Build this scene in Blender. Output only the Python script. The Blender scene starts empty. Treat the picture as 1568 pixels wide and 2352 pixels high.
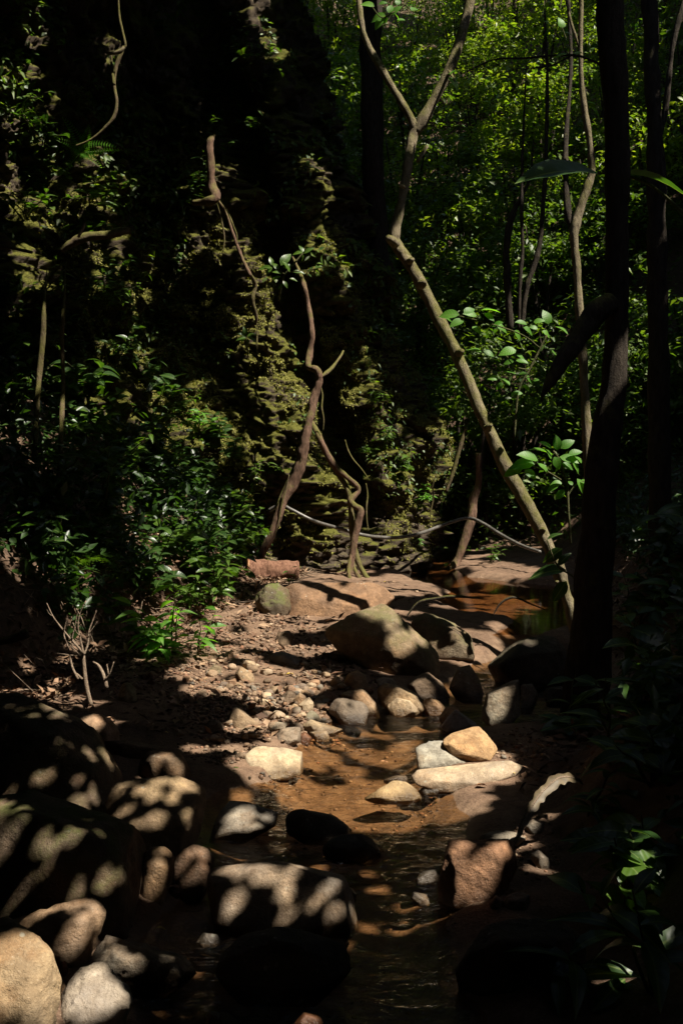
import bpy, math, random
import numpy as np
from mathutils import Vector, Matrix
from mathutils.bvhtree import BVHTree

random.seed(7)
RNG = np.random.default_rng(7)
SC = bpy.context.scene
COL = SC.collection

# ---------------------------------------------------------------- camera, sky, sun, exposure
F, CX, HY, CAMZ = 2411.0, 784.0, 1062.0, 1.5      # pixels of a 1568 x 2352 frame
cam = bpy.data.cameras.new('camera')
cam_ob = bpy.data.objects.new('camera', cam)
COL.objects.link(cam_ob)
cam_ob.location = (0, 0, CAMZ)
cam_ob.rotation_euler = (math.radians(90), 0, 0)
cam.sensor_fit = 'VERTICAL'
cam.sensor_height = 36.0
cam.lens = 36.0 * F / 2352.0
cam.shift_y = -(1176.0 - HY) / 2352.0
cam.clip_start, cam.clip_end = 0.05, 400
SC.camera = cam_ob

SUN_L = Vector((0.44, -0.26, 0.86)).normalized()   # towards the sun
world = bpy.data.worlds.new('World')
SC.world = world
world.use_nodes = True
wn = world.node_tree
sky = wn.nodes.new('ShaderNodeTexSky')
sky.sky_type = 'NISHITA'
sky.sun_disc = False
sky.sun_elevation = math.asin(SUN_L.z)
sky.sun_rotation = math.atan2(SUN_L.x, SUN_L.y)
bg = wn.nodes['Background']
bg.inputs['Strength'].default_value = 0.08
wn.links.new(sky.outputs[0], bg.inputs['Color'])
sun = bpy.data.lights.new('sun', 'SUN')
sun.energy = 5.0
sun.angle = math.radians(0.53)
sun.color = (1.0, 0.93, 0.80)
sun_ob = bpy.data.objects.new('sun', sun)
COL.objects.link(sun_ob)
sun_ob.location = SUN_L * 40
sun_ob.rotation_euler = SUN_L.to_track_quat('Z', 'Y').to_euler()
SC.view_settings.view_transform = 'Standard'
SC.view_settings.look = 'None'
SC.view_settings.exposure = 1.2
SC.view_settings.gamma = 1.0
SC.view_settings.use_curve_mapping = False
SC.render.engine = 'CYCLES'
SC.cycles.use_denoising = True
SC.cycles.max_bounces = 6
SC.cycles.diffuse_bounces = 3
SC.cycles.glossy_bounces = 3
SC.cycles.transparent_max_bounces = 8
SC.cycles.sample_clamp_indirect = 4.0
SC.cycles.caustics_reflective = False
SC.cycles.caustics_refractive = False


# ---------------------------------------------------------------- helpers
def P(px, py, d):
    return Vector(((px - CX) / F * d, d, CAMZ - (py - HY) / F * d))


def _hash(i, j, k):
    n = (i.astype(np.int64) * 374761393 + j.astype(np.int64) * 668265263 + k.astype(np.int64) * 1274126177) & 0xFFFFFFFF
    n = ((n ^ (n >> 13)) * 1274126177) & 0xFFFFFFFF
    n = n ^ (n >> 16)
    return (n & 0xFFFFFF) / float(0xFFFFFF)


def vnoise(x, y, z):
    x, y, z = np.broadcast_arrays(np.asarray(x, float), np.asarray(y, float), np.asarray(z, float))
    i, j, k = np.floor(x), np.floor(y), np.floor(z)
    u, v, w = x - i, y - j, z - k
    i, j, k = i.astype(np.int64), j.astype(np.int64), k.astype(np.int64)
    u, v, w = [t * t * t * (t * (t * 6 - 15) + 10) for t in (u, v, w)]
    r = 0
    for a in (0, 1):
        for b in (0, 1):
            for c in (0, 1):
                r = r + _hash(i + a, j + b, k + c) * (u if a else 1 - u) * (v if b else 1 - v) * (w if c else 1 - w)
    return r * 2 - 1


def fbm(x, y, z, oct=4, gain=0.5):
    r, a = 0, 1.0
    for o in range(oct):
        r = r + a * vnoise(x * 2**o + 17.3 * o, y * 2**o + 5.1 * o, z * 2**o + 9.7 * o)
        a *= gain
    return r


def smooth(a, b, t):
    t = np.clip((t - a) / (b - a), 0, 1)
    return t * t * (3 - 2 * t)


def link(o, parent=None):
    COL.objects.link(o)
    if parent is not None:
        o.parent = parent
    return o


def mesh_data(name, verts, faces, mat=None, smooth_shade=True):
    me = bpy.data.meshes.new(name)
    v = np.asarray(verts, np.float32)
    if isinstance(faces, np.ndarray):
        nf, k = faces.shape
        me.vertices.add(len(v))
        me.vertices.foreach_set('co', v.ravel())
        me.loops.add(nf * k)
        me.loops.foreach_set('vertex_index', faces.astype(np.int32).ravel())
        me.polygons.add(nf)
        me.polygons.foreach_set('loop_start', np.arange(0, nf * k, k, dtype=np.int32))
        me.update(calc_edges=True)
    else:
        me.from_pydata([tuple(p) for p in v], [], faces)
    if smooth_shade:
        me.polygons.foreach_set('use_smooth', np.ones(len(me.polygons), bool))
    if mat:
        me.materials.append(mat)
    return me


def obj(name, me, parent=None, loc=(0, 0, 0), **props):
    o = bpy.data.objects.new(name, me)
    o.location = loc
    link(o, parent)
    for k, v in props.items():
        o[k] = v
    return o


def empty(name, loc, label, cat, group=None):
    o = bpy.data.objects.new(name, None)
    o.empty_display_size = 0.1
    o.location = loc
    link(o)
    o['label'], o['category'] = label, cat
    if group:
        o['group'] = group
    return o


def grid_faces(nu, nv):
    a = np.arange(nu * nv).reshape(nv, nu)
    return np.stack([a[:-1, :-1].ravel(), a[:-1, 1:].ravel(), a[1:, 1:].ravel(), a[1:, :-1].ravel()], 1)


# ---------------------------------------------------------------- materials
class NT:
    def __init__(self, name):
        self.m = bpy.data.materials.new(name)
        self.m.use_nodes = True
        self.t = self.m.node_tree
        self.t.nodes.clear()
        self.out = self.t.nodes.new('ShaderNodeOutputMaterial')

    def n(self, kind, **kw):
        nd = self.t.nodes.new(kind)
        for k, v in kw.items():
            if k.startswith('i_'):
                key = k[2:]
                nd.inputs[int(key) if key.isdigit() else key.replace('_', ' ')].default_value = v
            else:
                setattr(nd, k, v)
        return nd

    def l(self, a, b):
        self.t.links.new(a, b)

    def noise(self, vec, scale, detail=5, rough=0.6):
        nd = self.n('ShaderNodeTexNoise', i_Scale=scale, i_Detail=detail, i_Roughness=rough)
        self.l(vec, nd.inputs['Vector'])
        return nd.outputs['Fac']

    def ramp(self, fac, stops):
        nd = self.n('ShaderNodeValToRGB')
        cr = nd.color_ramp
        while len(cr.elements) < len(stops):
            cr.elements.new(0.5)
        for e, (p, c) in zip(cr.elements, stops):
            e.position = p
            e.color = (c[0], c[1], c[2], 1) if isinstance(c, tuple) else (c, c, c, 1)
        self.l(fac, nd.inputs['Fac'])
        return nd.outputs['Color']

    def mix(self, fac, a, b, blend='MIX'):
        nd = self.n('ShaderNodeMix', data_type='RGBA', blend_type=blend)
        for s, v in ((nd.inputs[0], fac), (nd.inputs[6], a), (nd.inputs[7], b)):
            if hasattr(v, 'links'):
                self.l(v, s)
            elif isinstance(v, tuple):
                s.default_value = (v[0], v[1], v[2], 1)
            else:
                s.default_value = v
        return nd.outputs[2]

    def math(self, op, a, b=0.0, clamp=False):
        nd = self.n('ShaderNodeMath', operation=op, use_clamp=clamp)
        for s, v in ((nd.inputs[0], a), (nd.inputs[1], b)):
            if hasattr(v, 'links'):
                self.l(v, s)
            else:
                s.default_value = v
        return nd.outputs[0]

    def bump(self, h, strength, dist, prev=None):
        nd = self.n('ShaderNodeBump', i_Strength=strength, i_Distance=dist)
        self.l(h, nd.inputs['Height'])
        if prev:
            self.l(prev, nd.inputs['Normal'])
        return nd.outputs['Normal']

    def principled(self, col, rough=0.7, normal=None, spec=0.4):
        b = self.n('ShaderNodeBsdfPrincipled')
        for s, v in ((b.inputs['Base Color'], col), (b.inputs['Roughness'], rough)):
            if hasattr(v, 'links'):
                self.l(v, s)
            elif isinstance(v, tuple):
                s.default_value = (v[0], v[1], v[2], 1)
            else:
                s.default_value = v
        b.inputs['Specular IOR Level'].default_value = spec
        if normal:
            self.l(normal, b.inputs['Normal'])
        return b.outputs[0]

    def done(self, sh):
        self.l(sh, self.out.inputs['Surface'])
        return self.m


def m_rock():
    t = NT('river_rock')
    pos = t.n('ShaderNodeNewGeometry')
    oi = t.n('ShaderNodeObjectInfo')
    off = t.n('ShaderNodeVectorMath', operation='ADD')
    t.l(pos.outputs['Position'], off.inputs[0])
    t.l(oi.outputs['Random'], off.inputs[1])
    v = off.outputs[0]
    big = t.noise(v, 4.0, 6, 0.62)
    mid = t.noise(v, 17.0, 6, 0.7)
    fine = t.noise(v, 140.0, 3, 0.8)
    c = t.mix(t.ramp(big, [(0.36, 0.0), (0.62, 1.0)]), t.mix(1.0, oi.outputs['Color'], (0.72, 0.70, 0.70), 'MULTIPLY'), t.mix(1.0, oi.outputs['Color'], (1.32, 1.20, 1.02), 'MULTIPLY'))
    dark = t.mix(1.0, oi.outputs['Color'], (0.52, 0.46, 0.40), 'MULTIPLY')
    c = t.mix(t.ramp(mid, [(0.42, 1.0), (0.62, 0.0)]), c, t.mix(0.75, c, dark))
    patch = t.ramp(t.noise(v, 3.0, 4), [(0.38, 0.1), (0.62, 1.0)])
    c = t.mix(t.math('MULTIPLY', patch, t.ramp(fine, [(0.33, 0.5), (0.48, 0.0)])), c, (0.05, 0.042, 0.035))
    stain = t.ramp(t.noise(v, 2.2, 8, 0.7), [(0.52, 0.0), (0.60, 0.5), (0.72, 0.15)])
    c = t.mix(stain, c, t.mix(1.0, c, (0.75, 0.52, 0.32), 'MULTIPLY'))
    warp = t.n('ShaderNodeVectorMath', operation='ADD')
    nv = t.n('ShaderNodeTexNoise', i_Scale=9.0, i_Detail=4.0)
    t.l(v, nv.inputs['Vector'])
    sv = t.n('ShaderNodeVectorMath', operation='SCALE')
    sv.inputs['Scale'].default_value = 0.16
    t.l(nv.outputs['Color'], sv.inputs[0])
    t.l(v, warp.inputs[0])
    t.l(sv.outputs[0], warp.inputs[1])
    vc = t.n('ShaderNodeTexVoronoi', feature='DISTANCE_TO_EDGE', i_Scale=4.5)
    t.l(warp.outputs[0], vc.inputs['Vector'])
    crack = t.math('MULTIPLY', t.ramp(vc.outputs['Distance'], [(0.0, 1.0), (0.016, 0.0)]), t.ramp(t.noise(v, 5.0, 3), [(0.56, 0.0), (0.66, 1.0)]))
    c = t.mix(t.math('MULTIPLY', crack, 0.35), c, (0.03, 0.024, 0.018))
    c = t.mix(t.ramp(fine, [(0.60, 0.0), (0.74, 0.35)]), c, (0.6, 0.52, 0.42))
    vor = t.n('ShaderNodeTexVoronoi', i_Scale=26.0)
    t.l(v, vor.inputs['Vector'])
    lich = t.math('MULTIPLY', t.ramp(vor.outputs['Distance'], [(0.12, 1.0), (0.22, 0.0)]), t.ramp(t.noise(v, 6.0, 3), [(0.55, 0.0), (0.66, 0.5)]))
    c = t.mix(lich, c, (0.40, 0.40, 0.33))
    at = t.n('ShaderNodeAttribute', attribute_type='OBJECT', attribute_name='moss')
    sepn = t.n('ShaderNodeSeparateXYZ')
    t.l(pos.outputs['Normal'], sepn.inputs[0])
    up = t.ramp(sepn.outputs['Z'], [(0.15, 0.0), (0.75, 1.0)])
    mm = t.math('MULTIPLY', t.math('MULTIPLY', up, t.ramp(t.noise(v, 7.0, 7, 0.75), [(0.42, 0.0), (0.58, 1.0)])), at.outputs['Fac'], True)
    c = t.mix(mm, c, t.mix(fine, (0.05, 0.06, 0.012), (0.12, 0.13, 0.03)))
    sp = t.n('ShaderNodeSeparateXYZ')
    t.l(pos.outputs['Position'], sp.inputs[0])
    wet = t.ramp(t.math('ADD', sp.outputs['Z'], t.math('MULTIPLY', t.noise(v, 9.0, 3), 0.05)), [(0.045, 1.0), (0.088, 0.0)])
    c = t.mix(wet, c, t.mix(1.0, c, (0.38, 0.34, 0.30), 'MULTIPLY'))
    rough = t.math('SUBTRACT', 0.86, t.math('MULTIPLY', wet, 0.6))
    nb = t.bump(t.noise(v, 7.0, 8, 0.72), 0.6, 0.05)
    nb = t.bump(mid, 0.4, 0.018, nb)
    nb = t.bump(fine, 0.45, 0.003, nb)
    pit = t.ramp(vor.outputs['Distance'], [(0.10, 0.0), (0.25, 1.0)])
    nb = t.bump(pit, 0.25, 0.004, nb)
    nb = t.bump(t.math('SUBTRACT', 1.0, crack), 0.35, 0.006, nb)
    return t.done(t.principled(c, rough, nb, 0.35))


def m_pebble():
    t = NT('pebble_stone')
    g = t.n('ShaderNodeNewGeometry')
    c = t.ramp(g.outputs['Random Per Island'], [(0.0, (0.08, 0.05, 0.032)), (0.3, (0.17, 0.108, 0.068)), (0.5, (0.26, 0.17, 0.108)), (0.7, (0.15, 0.112, 0.08)), (0.85, (0.24, 0.118, 0.068)), (1.0, (0.40, 0.30, 0.20))])
    n1 = t.noise(g.outputs['Position'], 60, 4)
    c = t.mix(t.ramp(n1, [(0.35, 0.6), (0.6, 0.0)]), c, t.mix(1.0, c, (0.45, 0.4, 0.36), 'MULTIPLY'))
    return t.done(t.principled(c, 0.8, t.bump(n1, 0.4, 0.006), 0.3))


def m_ground():
    t = NT('forest_soil')
    g = t.n('ShaderNodeNewGeometry')
    v = g.outputs['Position']
    n1, n2, n3 = t.noise(v, 1.3, 6), t.noise(v, 13, 7, 0.7), t.noise(v, 90, 4, 0.75)
    c = t.ramp(n1, [(0.3, (0.10, 0.061, 0.038)), (0.52, (0.175, 0.108, 0.068)), (0.72, (0.24, 0.158, 0.10))])
    c = t.mix(t.ramp(n2, [(0.4, 0.65), (0.58, 0.0)]), c, (0.085, 0.05, 0.032))
    vor = t.n('ShaderNodeTexVoronoi', i_Scale=70.0)
    t.l(v, vor.inputs['Vector'])
    c = t.mix(t.ramp(n3, [(0.55, 0.0), (0.7, 0.55)]), c, (0.36, 0.26, 0.18))
    c = t.mix(t.ramp(n3, [(0.3, 0.6), (0.45, 0.0)]), c, (0.06, 0.038, 0.025))
    sp = t.n('ShaderNodeSeparateXYZ')
    t.l(v, sp.inputs[0])
    lvl = t.n('ShaderNodeMapRange', interpolation_type='SMOOTHSTEP', i_1=7.6, i_2=8.8, i_3=0.0, i_4=0.12)
    t.l(sp.outputs['Y'], lvl.inputs[0])
    rel = t.math('SUBTRACT', sp.outputs['Z'], lvl.outputs[0])
    sand = t.ramp(rel, [(0.0, 1.0), (0.035, 0.0)])
    c = t.mix(sand, c, t.ramp(n2, [(0.3, (0.06, 0.037, 0.023)), (0.5, (0.15, 0.093, 0.057)), (0.7, (0.25, 0.168, 0.108))]))
    hi = t.ramp(rel, [(0.16, 0.0), (0.5, 1.0)])
    c = t.mix(t.math('MULTIPLY', hi, 0.75), c, t.ramp(n2, [(0.3, (0.025, 0.017, 0.011)), (0.6, (0.09, 0.056, 0.036))]))
    nb = t.bump(n2, 0.6, 0.03)
    nb = t.bump(n3, 0.7, 0.008, nb)
    nb = t.bump(vor.outputs['Distance'], 0.3, 0.006, nb)
    return t.done(t.principled(c, t.math('SUBTRACT', 0.9, t.math('MULTIPLY', sand, 0.3)), nb, 0.25))


def m_cliff():
    t = NT('mossy_cliff_rock')
    g = t.n('ShaderNodeNewGeometry')
    v = g.outputs['Position']
    n1, n2, n3 = t.noise(v, 1.6, 6), t.noise(v, 11, 7, 0.72), t.noise(v, 75, 4, 0.8)
    c = t.ramp(n2, [(0.3, (0.03, 0.023, 0.017)), (0.5, (0.085, 0.064, 0.045)), (0.7, (0.17, 0.13, 0.085))])
    sn = t.n('ShaderNodeSeparateXYZ')
    t.l(g.outputs['Normal'], sn.inputs[0])
    mo = t.math('ADD', t.math('MULTIPLY', sn.outputs['Z'], 0.35), t.math('ADD', n1, t.math('MULTIPLY', n2, 0.5)))
    sp = t.n('ShaderNodeSeparateXYZ')
    t.l(v, sp.inputs[0])
    mo = t.math('ADD', mo, t.ramp(sp.outputs['Z'], [(0.0, -0.0), (0.02, 0.0)]))
    low = t.n('ShaderNodeMapRange', i_1=0.1, i_2=0.9, i_3=-0.35, i_4=0.0)
    t.l(sp.outputs['Z'], low.inputs[0])
    mo = t.math('ADD', mo, low.outputs[0])
    moss = t.ramp(mo, [(0.74, 0.0), (0.92, 1.0)])
    mc = t.ramp(n3, [(0.3, (0.024, 0.027, 0.005)), (0.5, (0.10, 0.10, 0.018)), (0.72, (0.22, 0.20, 0.045))])
    c = t.mix(moss, c, mc)
    nb = t.bump(n2, 0.7, 0.06)
    nb = t.bump(n3, 0.9, 0.02, nb)
    return t.done(t.principled(c, 0.92, nb, 0.15))


def m_bark(name, a, b, moss=0.0, scale=1.0):
    t = NT(name)
    g = t.n('ShaderNodeNewGeometry')
    v = g.outputs['Position']
    mp = t.n('ShaderNodeMapping')
    mp.inputs['Scale'].default_value = (1, 1, 0.35)
    t.l(v, mp.inputs['Vector'])
    n1, n2 = t.noise(mp.outputs[0], 26 * scale, 6, 0.7), t.noise(v, 120 * scale, 4, 0.7)
    c = t.mix(t.ramp(n1, [(0.35, 0.0), (0.65, 1.0)]), a, b)
    c = t.mix(t.ramp(n2, [(0.3, 0.5), (0.5, 0.0)]), c, (0.02, 0.015, 0.01))
    if moss:
        sn = t.n('ShaderNodeSeparateXYZ')
        t.l(g.outputs['Normal'], sn.inputs[0])
        mo = t.math('ADD', t.math('MULTIPLY', sn.outputs['Z'], 0.3), t.noise(v, 6, 6, 0.7))
        c = t.mix(t.ramp(mo, [(0.62 - 0.3 * moss, 0.0), (0.85 - 0.3 * moss, 0.9)]), c, t.mix(n2, (0.05, 0.05, 0.01), (0.17, 0.16, 0.045)))
    nb = t.bump(n1, 0.9, 0.03)
    nb = t.bump(n2, 0.8, 0.008, nb)
    return t.done(t.principled(c, 0.9, nb, 0.15))


def m_leaf(name, a, b, trans=0.35, rough=0.38, veins=True, tcol=None):
    t = NT(name)
    g = t.n('ShaderNodeNewGeometry')
    oi = t.n('ShaderNodeObjectInfo')
    rnd = t.math('FRACT', t.math('ADD', g.outputs['Random Per Island'], oi.outputs['Random']))
    c = t.mix(rnd, a, b)
    n1 = t.noise(g.outputs['Position'], 22, 4)
    c = t.mix(t.ramp(n1, [(0.4, 0.35), (0.6, 0.0)]), c, t.mix(1.0, c, (0.6, 0.7, 0.4), 'MULTIPLY'))
    nb = None
    if veins:
        tc = t.n('ShaderNodeTexCoord')
        sp = t.n('ShaderNodeSeparateXYZ')
        t.l(tc.outputs['Object'], sp.inputs[0])
        ay = t.math('ABSOLUTE', sp.outputs['Y'])
        w = t.math('SINE', t.math('MULTIPLY', t.math('SUBTRACT', sp.outputs['X'], t.math('MULTIPLY', ay, 0.7)), 46.0))
        nb = t.bump(w, 0.10, 0.003)
        mid = t.ramp(ay, [(0.008, 1.0), (0.02, 0.0)])
        c = t.mix(t.math('MULTIPLY', mid, 0.55), c, (0.18, 0.24, 0.07))
    pr = t.principled(c, rough, nb, 0.5)
    tr = t.n('ShaderNodeBsdfTranslucent')
    tcl = t.mix(1.0, c, tcol or (2.1, 2.3, 0.6), 'MULTIPLY')
    t.l(tcl, tr.inputs['Color'])
    mx = t.n('ShaderNodeMixShader', i_0=trans)
    t.l(pr, mx.inputs[1])
    t.l(tr.outputs[0], mx.inputs[2])
    return t.done(mx.outputs[0])


def m_water(name, tint, sx, sy, strength, glint):
    t = NT(name)
    g = t.n('ShaderNodeNewGeometry')
    mp = t.n('ShaderNodeMapping')
    mp.inputs['Scale'].default_value = (sx, sy, 1)
    t.l(g.outputs['Position'], mp.inputs['Vector'])
    n1 = t.noise(mp.outputs[0], 9.0, 4, 0.6)
    n2 = t.noise(mp.outputs[0], 34.0, 3, 0.6)
    nb = t.bump(n1, strength, 0.03)
    nb = t.bump(n2, strength * glint, 0.012, nb)
    tr = t.n('ShaderNodeBsdfTransparent')
    tr.inputs['Color'].default_value = (*tint, 1)
    gl = t.n('ShaderNodeBsdfGlossy', i_Roughness=0.06)
    t.l(nb, gl.inputs['Normal'])
    fr = t.n('ShaderNodeFresnel', i_IOR=1.33)
    t.l(nb, fr.inputs['Normal'])
    mx = t.n('ShaderNodeMixShader')
    t.l(fr.outputs[0], mx.inputs[0])
    t.l(tr.outputs[0], mx.inputs[1])
    t.l(gl.outputs[0], mx.inputs[2])
    return t.done(mx.outputs[0])


def m_plain(name, a, b, scale, rough=0.6, bump=0.3):
    t = NT(name)
    g = t.n('ShaderNodeNewGeometry')
    n1 = t.noise(g.outputs['Position'], scale, 5)
    return t.done(t.principled(t.mix(t.ramp(n1, [(0.35, 0.0), (0.65, 1.0)]), a, b), rough, t.bump(n1, bump, 0.005), 0.4))


def m_dry():
    t = NT('dry_leaf')
    g = t.n('ShaderNodeNewGeometry')
    c = t.ramp(g.outputs['Random Per Island'], [(0.0, (0.05, 0.025, 0.014)), (0.4, (0.13, 0.07, 0.04)), (0.75, (0.22, 0.13, 0.075)), (1.0, (0.30, 0.20, 0.12))])
    return t.done(t.principled(c, 0.7, None, 0.3))


MOSS = m_leaf('moss_tuft', (0.11, 0.11, 0.017), (0.27, 0.24, 0.05), 0.15, 0.8, False)
ROCK, PEB, SOIL, CLIFF = m_rock(), m_pebble(), m_ground(), m_cliff()
BARK_GREEN = m_bark('lichen_bark', (0.15, 0.115, 0.075), (0.30, 0.25, 0.16), 0.55)
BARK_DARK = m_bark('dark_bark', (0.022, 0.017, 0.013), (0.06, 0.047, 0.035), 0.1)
BARK_RED = m_bark('red_root_bark', (0.085, 0.052, 0.035), (0.21, 0.125, 0.085), 0.3)
BARK_MOSS = m_bark('mossy_root_bark', (0.09, 0.065, 0.04), (0.19, 0.14, 0.085), 0.8)
LOGBARK = m_bark('log_bark', (0.13, 0.06, 0.038), (0.29, 0.155, 0.10), 0.0, 1.4)
TWIG = m_bark('grey_twig', (0.16, 0.11, 0.075), (0.33, 0.25, 0.18))
STEM = m_bark('plant_stem', (0.05, 0.06, 0.02), (0.14, 0.13, 0.06))
LEAF_MID = m_leaf('leaf_mid_green', (0.038, 0.082, 0.009), (0.068, 0.13, 0.014))
LEAF_DARK = m_leaf('leaf_dark_green', (0.018, 0.046, 0.009), (0.036, 0.078, 0.014))
LEAF_BRIGHT = m_leaf('leaf_fresh_green', (0.065, 0.19, 0.016), (0.12, 0.28, 0.03), 0.5, 0.5)
LEAF_FAR = m_leaf('leaf_far_green', (0.035, 0.085, 0.012), (0.12, 0.17, 0.025), 0.4, 0.5, False)
LEAF_YEL = m_leaf('leaf_yellow_green', (0.075, 0.145, 0.014), (0.21, 0.25, 0.03), 0.45, 0.42, False)
LEAF_CANOPY = m_leaf('leaf_canopy', (0.03, 0.07, 0.014), (0.05, 0.10, 0.02), 0.01, 0.6, False)
WATER = m_water('stream_water_surface', (0.93, 0.80, 0.62), 0.8, 1.6, 0.55, 0.9)
POOLW = m_water('pool_water_surface', (0.80, 0.60, 0.40), 0.6, 1.0, 0.03, 0.5)
PIPE = m_plain('grey_pipe_plastic', (0.06, 0.055, 0.047), (0.13, 0.12, 0.105), 30, 0.4, 0.1)
DRY = m_dry()
YELLOWLEAF = m_plain('yellow_fallen_leaf', (0.55, 0.38, 0.05), (0.62, 0.47, 0.10), 40, 0.5)
BROWNLEAF = m_plain('brown_fallen_leaf', (0.22, 0.10, 0.04), (0.36, 0.18, 0.075), 40, 0.6)
FROND = m_plain('dry_frond', (0.07, 0.05, 0.025), (0.15, 0.11, 0.06), 25, 0.6)

# ---------------------------------------------------------------- ground shape
I = np.interp
T_XL = ([0, 3, 5, 6.6, 7.9, 9.7, 11.4, 12.5, 14, 40], [-2.2, -2.0, -2.15, -1.85, -1.44, -1.07, -0.78, -0.62, -0.4, 0.2])
T_XR = ([0, 3.6, 4.2, 4.7, 5.2, 5.7, 6.2, 7.5, 8.2, 9.0, 12, 14.5, 17, 40], [0.5, 0.64, 0.66, 0.80, 1.0, 1.3, 1.85, 1.95, 1.8, 2.4, 2.8, 3.0, 3.2, 5])
T_WL = ([0, 3, 4, 4.4, 4.75, 5.05, 5.8, 6.2, 6.6, 7.2, 8.2, 9.2, 9.5, 10.4, 11.2, 12.2, 12.9, 14, 16, 40],
        [-.7, -.62, -.5, -.57, -.55, -.24, -.17, 0.0, .3, .8, 1.2, 1.5, 1.15, .96, 1.2, .87, .75, .7, 1.3, 4])
T_WR = ([0, 3.4, 3.8, 4.4, 4.75, 5.0, 5.3, 5.8, 6.1, 6.9, 7.5, 8.2, 9.2, 11.6, 12.0, 12.6, 13.5, 14.5, 16, 40],
        [.45, .35, .45, .55, .5, .45, .40, .6, 1.5, 1.6, 1.4, 1.35, 2.35, 2.5, 1.95, 1.5, 1.45, 1.5, 1.8, 4.2])


def wlevel(y):
    return 0.12 * smooth(7.6, 8.8, np.asarray(y, float))


def G(x, y):
    x, y = np.asarray(x, float), np.asarray(y, float)
    xl, xr, wl, wr = I(y, *T_XL), I(y, *T_XR), I(y, *T_WL), I(y, *T_WR)
    wob = 0.10 * fbm(x * 1.6, y * 1.6, 3.3, 3)
    lv = wlevel(y)
    din = np.minimum(x - wl, wr - x) + wob * 0.6          # >0 inside the water
    edge = smooth(-0.16, 0.22, din)
    dry = 0.045 + 0.035 * np.clip(-din, 0, 2) + 0.05 * smooth(6.0, 8.0, y) * smooth(0.2, 0.9, -din) * (1 - smooth(8.5, 10, y))
    z = lv + dry * (1 - edge) + edge * (-0.10 - 0.02 * smooth(5, 2, y))
    L = np.clip(xl - x + wob, 0, None)
    z = z + 0.95 * L * smooth(0, 0.5, L) + 0.08 * smooth(0, 1.0, L) * fbm(x * 2.3, y * 2.3, 1.7, 4)
    Rr = np.clip(x - xr + wob, 0, None)
    z = z + 0.62 * Rr * smooth(0, 0.6, Rr) + 0.07 * smooth(0, 1.0, Rr) * fbm(x * 2.3, y * 2.3, 6.7, 4)
    far = np.clip(y - 16.5, 0, None)
    z = z + 0.95 * far * smooth(0, 2.5, far)
    back = np.clip(-1.5 - y, 0, None)
    z = z + 0.8 * back * smooth(0, 2, back)
    z = z + 0.012 * fbm(x * 9, y * 9, 0.5, 3) + 0.014 * fbm(x * 3, y * 3, 8.5, 3)
    return z


def stretched(lo, hi, c0, c1, fine, coarse):
    a = list(np.arange(c0, c1, fine))
    b = list(np.arange(c1, hi + coarse, coarse))
    c = list(np.arange(lo, c0, coarse))
    return np.array(c + a + b)


gx = stretched(-16, 18, -3.0, 3.2, 0.035, 0.3)
gy = stretched(-12, 44, 1.8, 15.0, 0.04, 0.3)
GX, GY = np.meshgrid(gx, gy)
GZ = G(GX, GY)
gverts = np.stack([GX.ravel(), GY.ravel(), GZ.ravel()], 1)
gfaces = grid_faces(len(gx), len(gy))
obj('ground', mesh_data('ground', gverts, gfaces, SOIL), kind='structure')

# ---------------------------------------------------------------- cliff
CP = np.array([(-7.5, 1.0), (-5.4, 5.0), (-4.0, 8.0), (-2.8, 10.6), (-1.9, 12.0), (-1.2, 12.7), (-0.75, 12.72), (-0.36, 12.85), (-0.14, 13.2),
               (0.04, 13.6), (0.25, 13.5), (0.58, 13.55), (0.95, 14.0), (1.2, 14.5), (1.32, 15.1), (1.2, 16.0), (0.9, 17.6), (0.5, 21.0)])


def catmull(pts, n):
    pts = np.asarray(pts, float)
    ext = np.vstack([2 * pts[0] - pts[1], pts, 2 * pts[-1] - pts[-2]])
    seg = len(pts) - 1
    t = np.linspace(0, seg, n)
    i = np.clip(t.astype(int), 0, seg - 1)
    u = (t - i)[:, None]
    a, b, c, d = ext[i], ext[i + 1], ext[i + 2], ext[i + 3]
    return 0.5 * (2 * b + (c - a) * u + (2 * a - 5 * b + 4 * c - d) * u**2 + (3 * b - a - 3 * c + d) * u**3)


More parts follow.
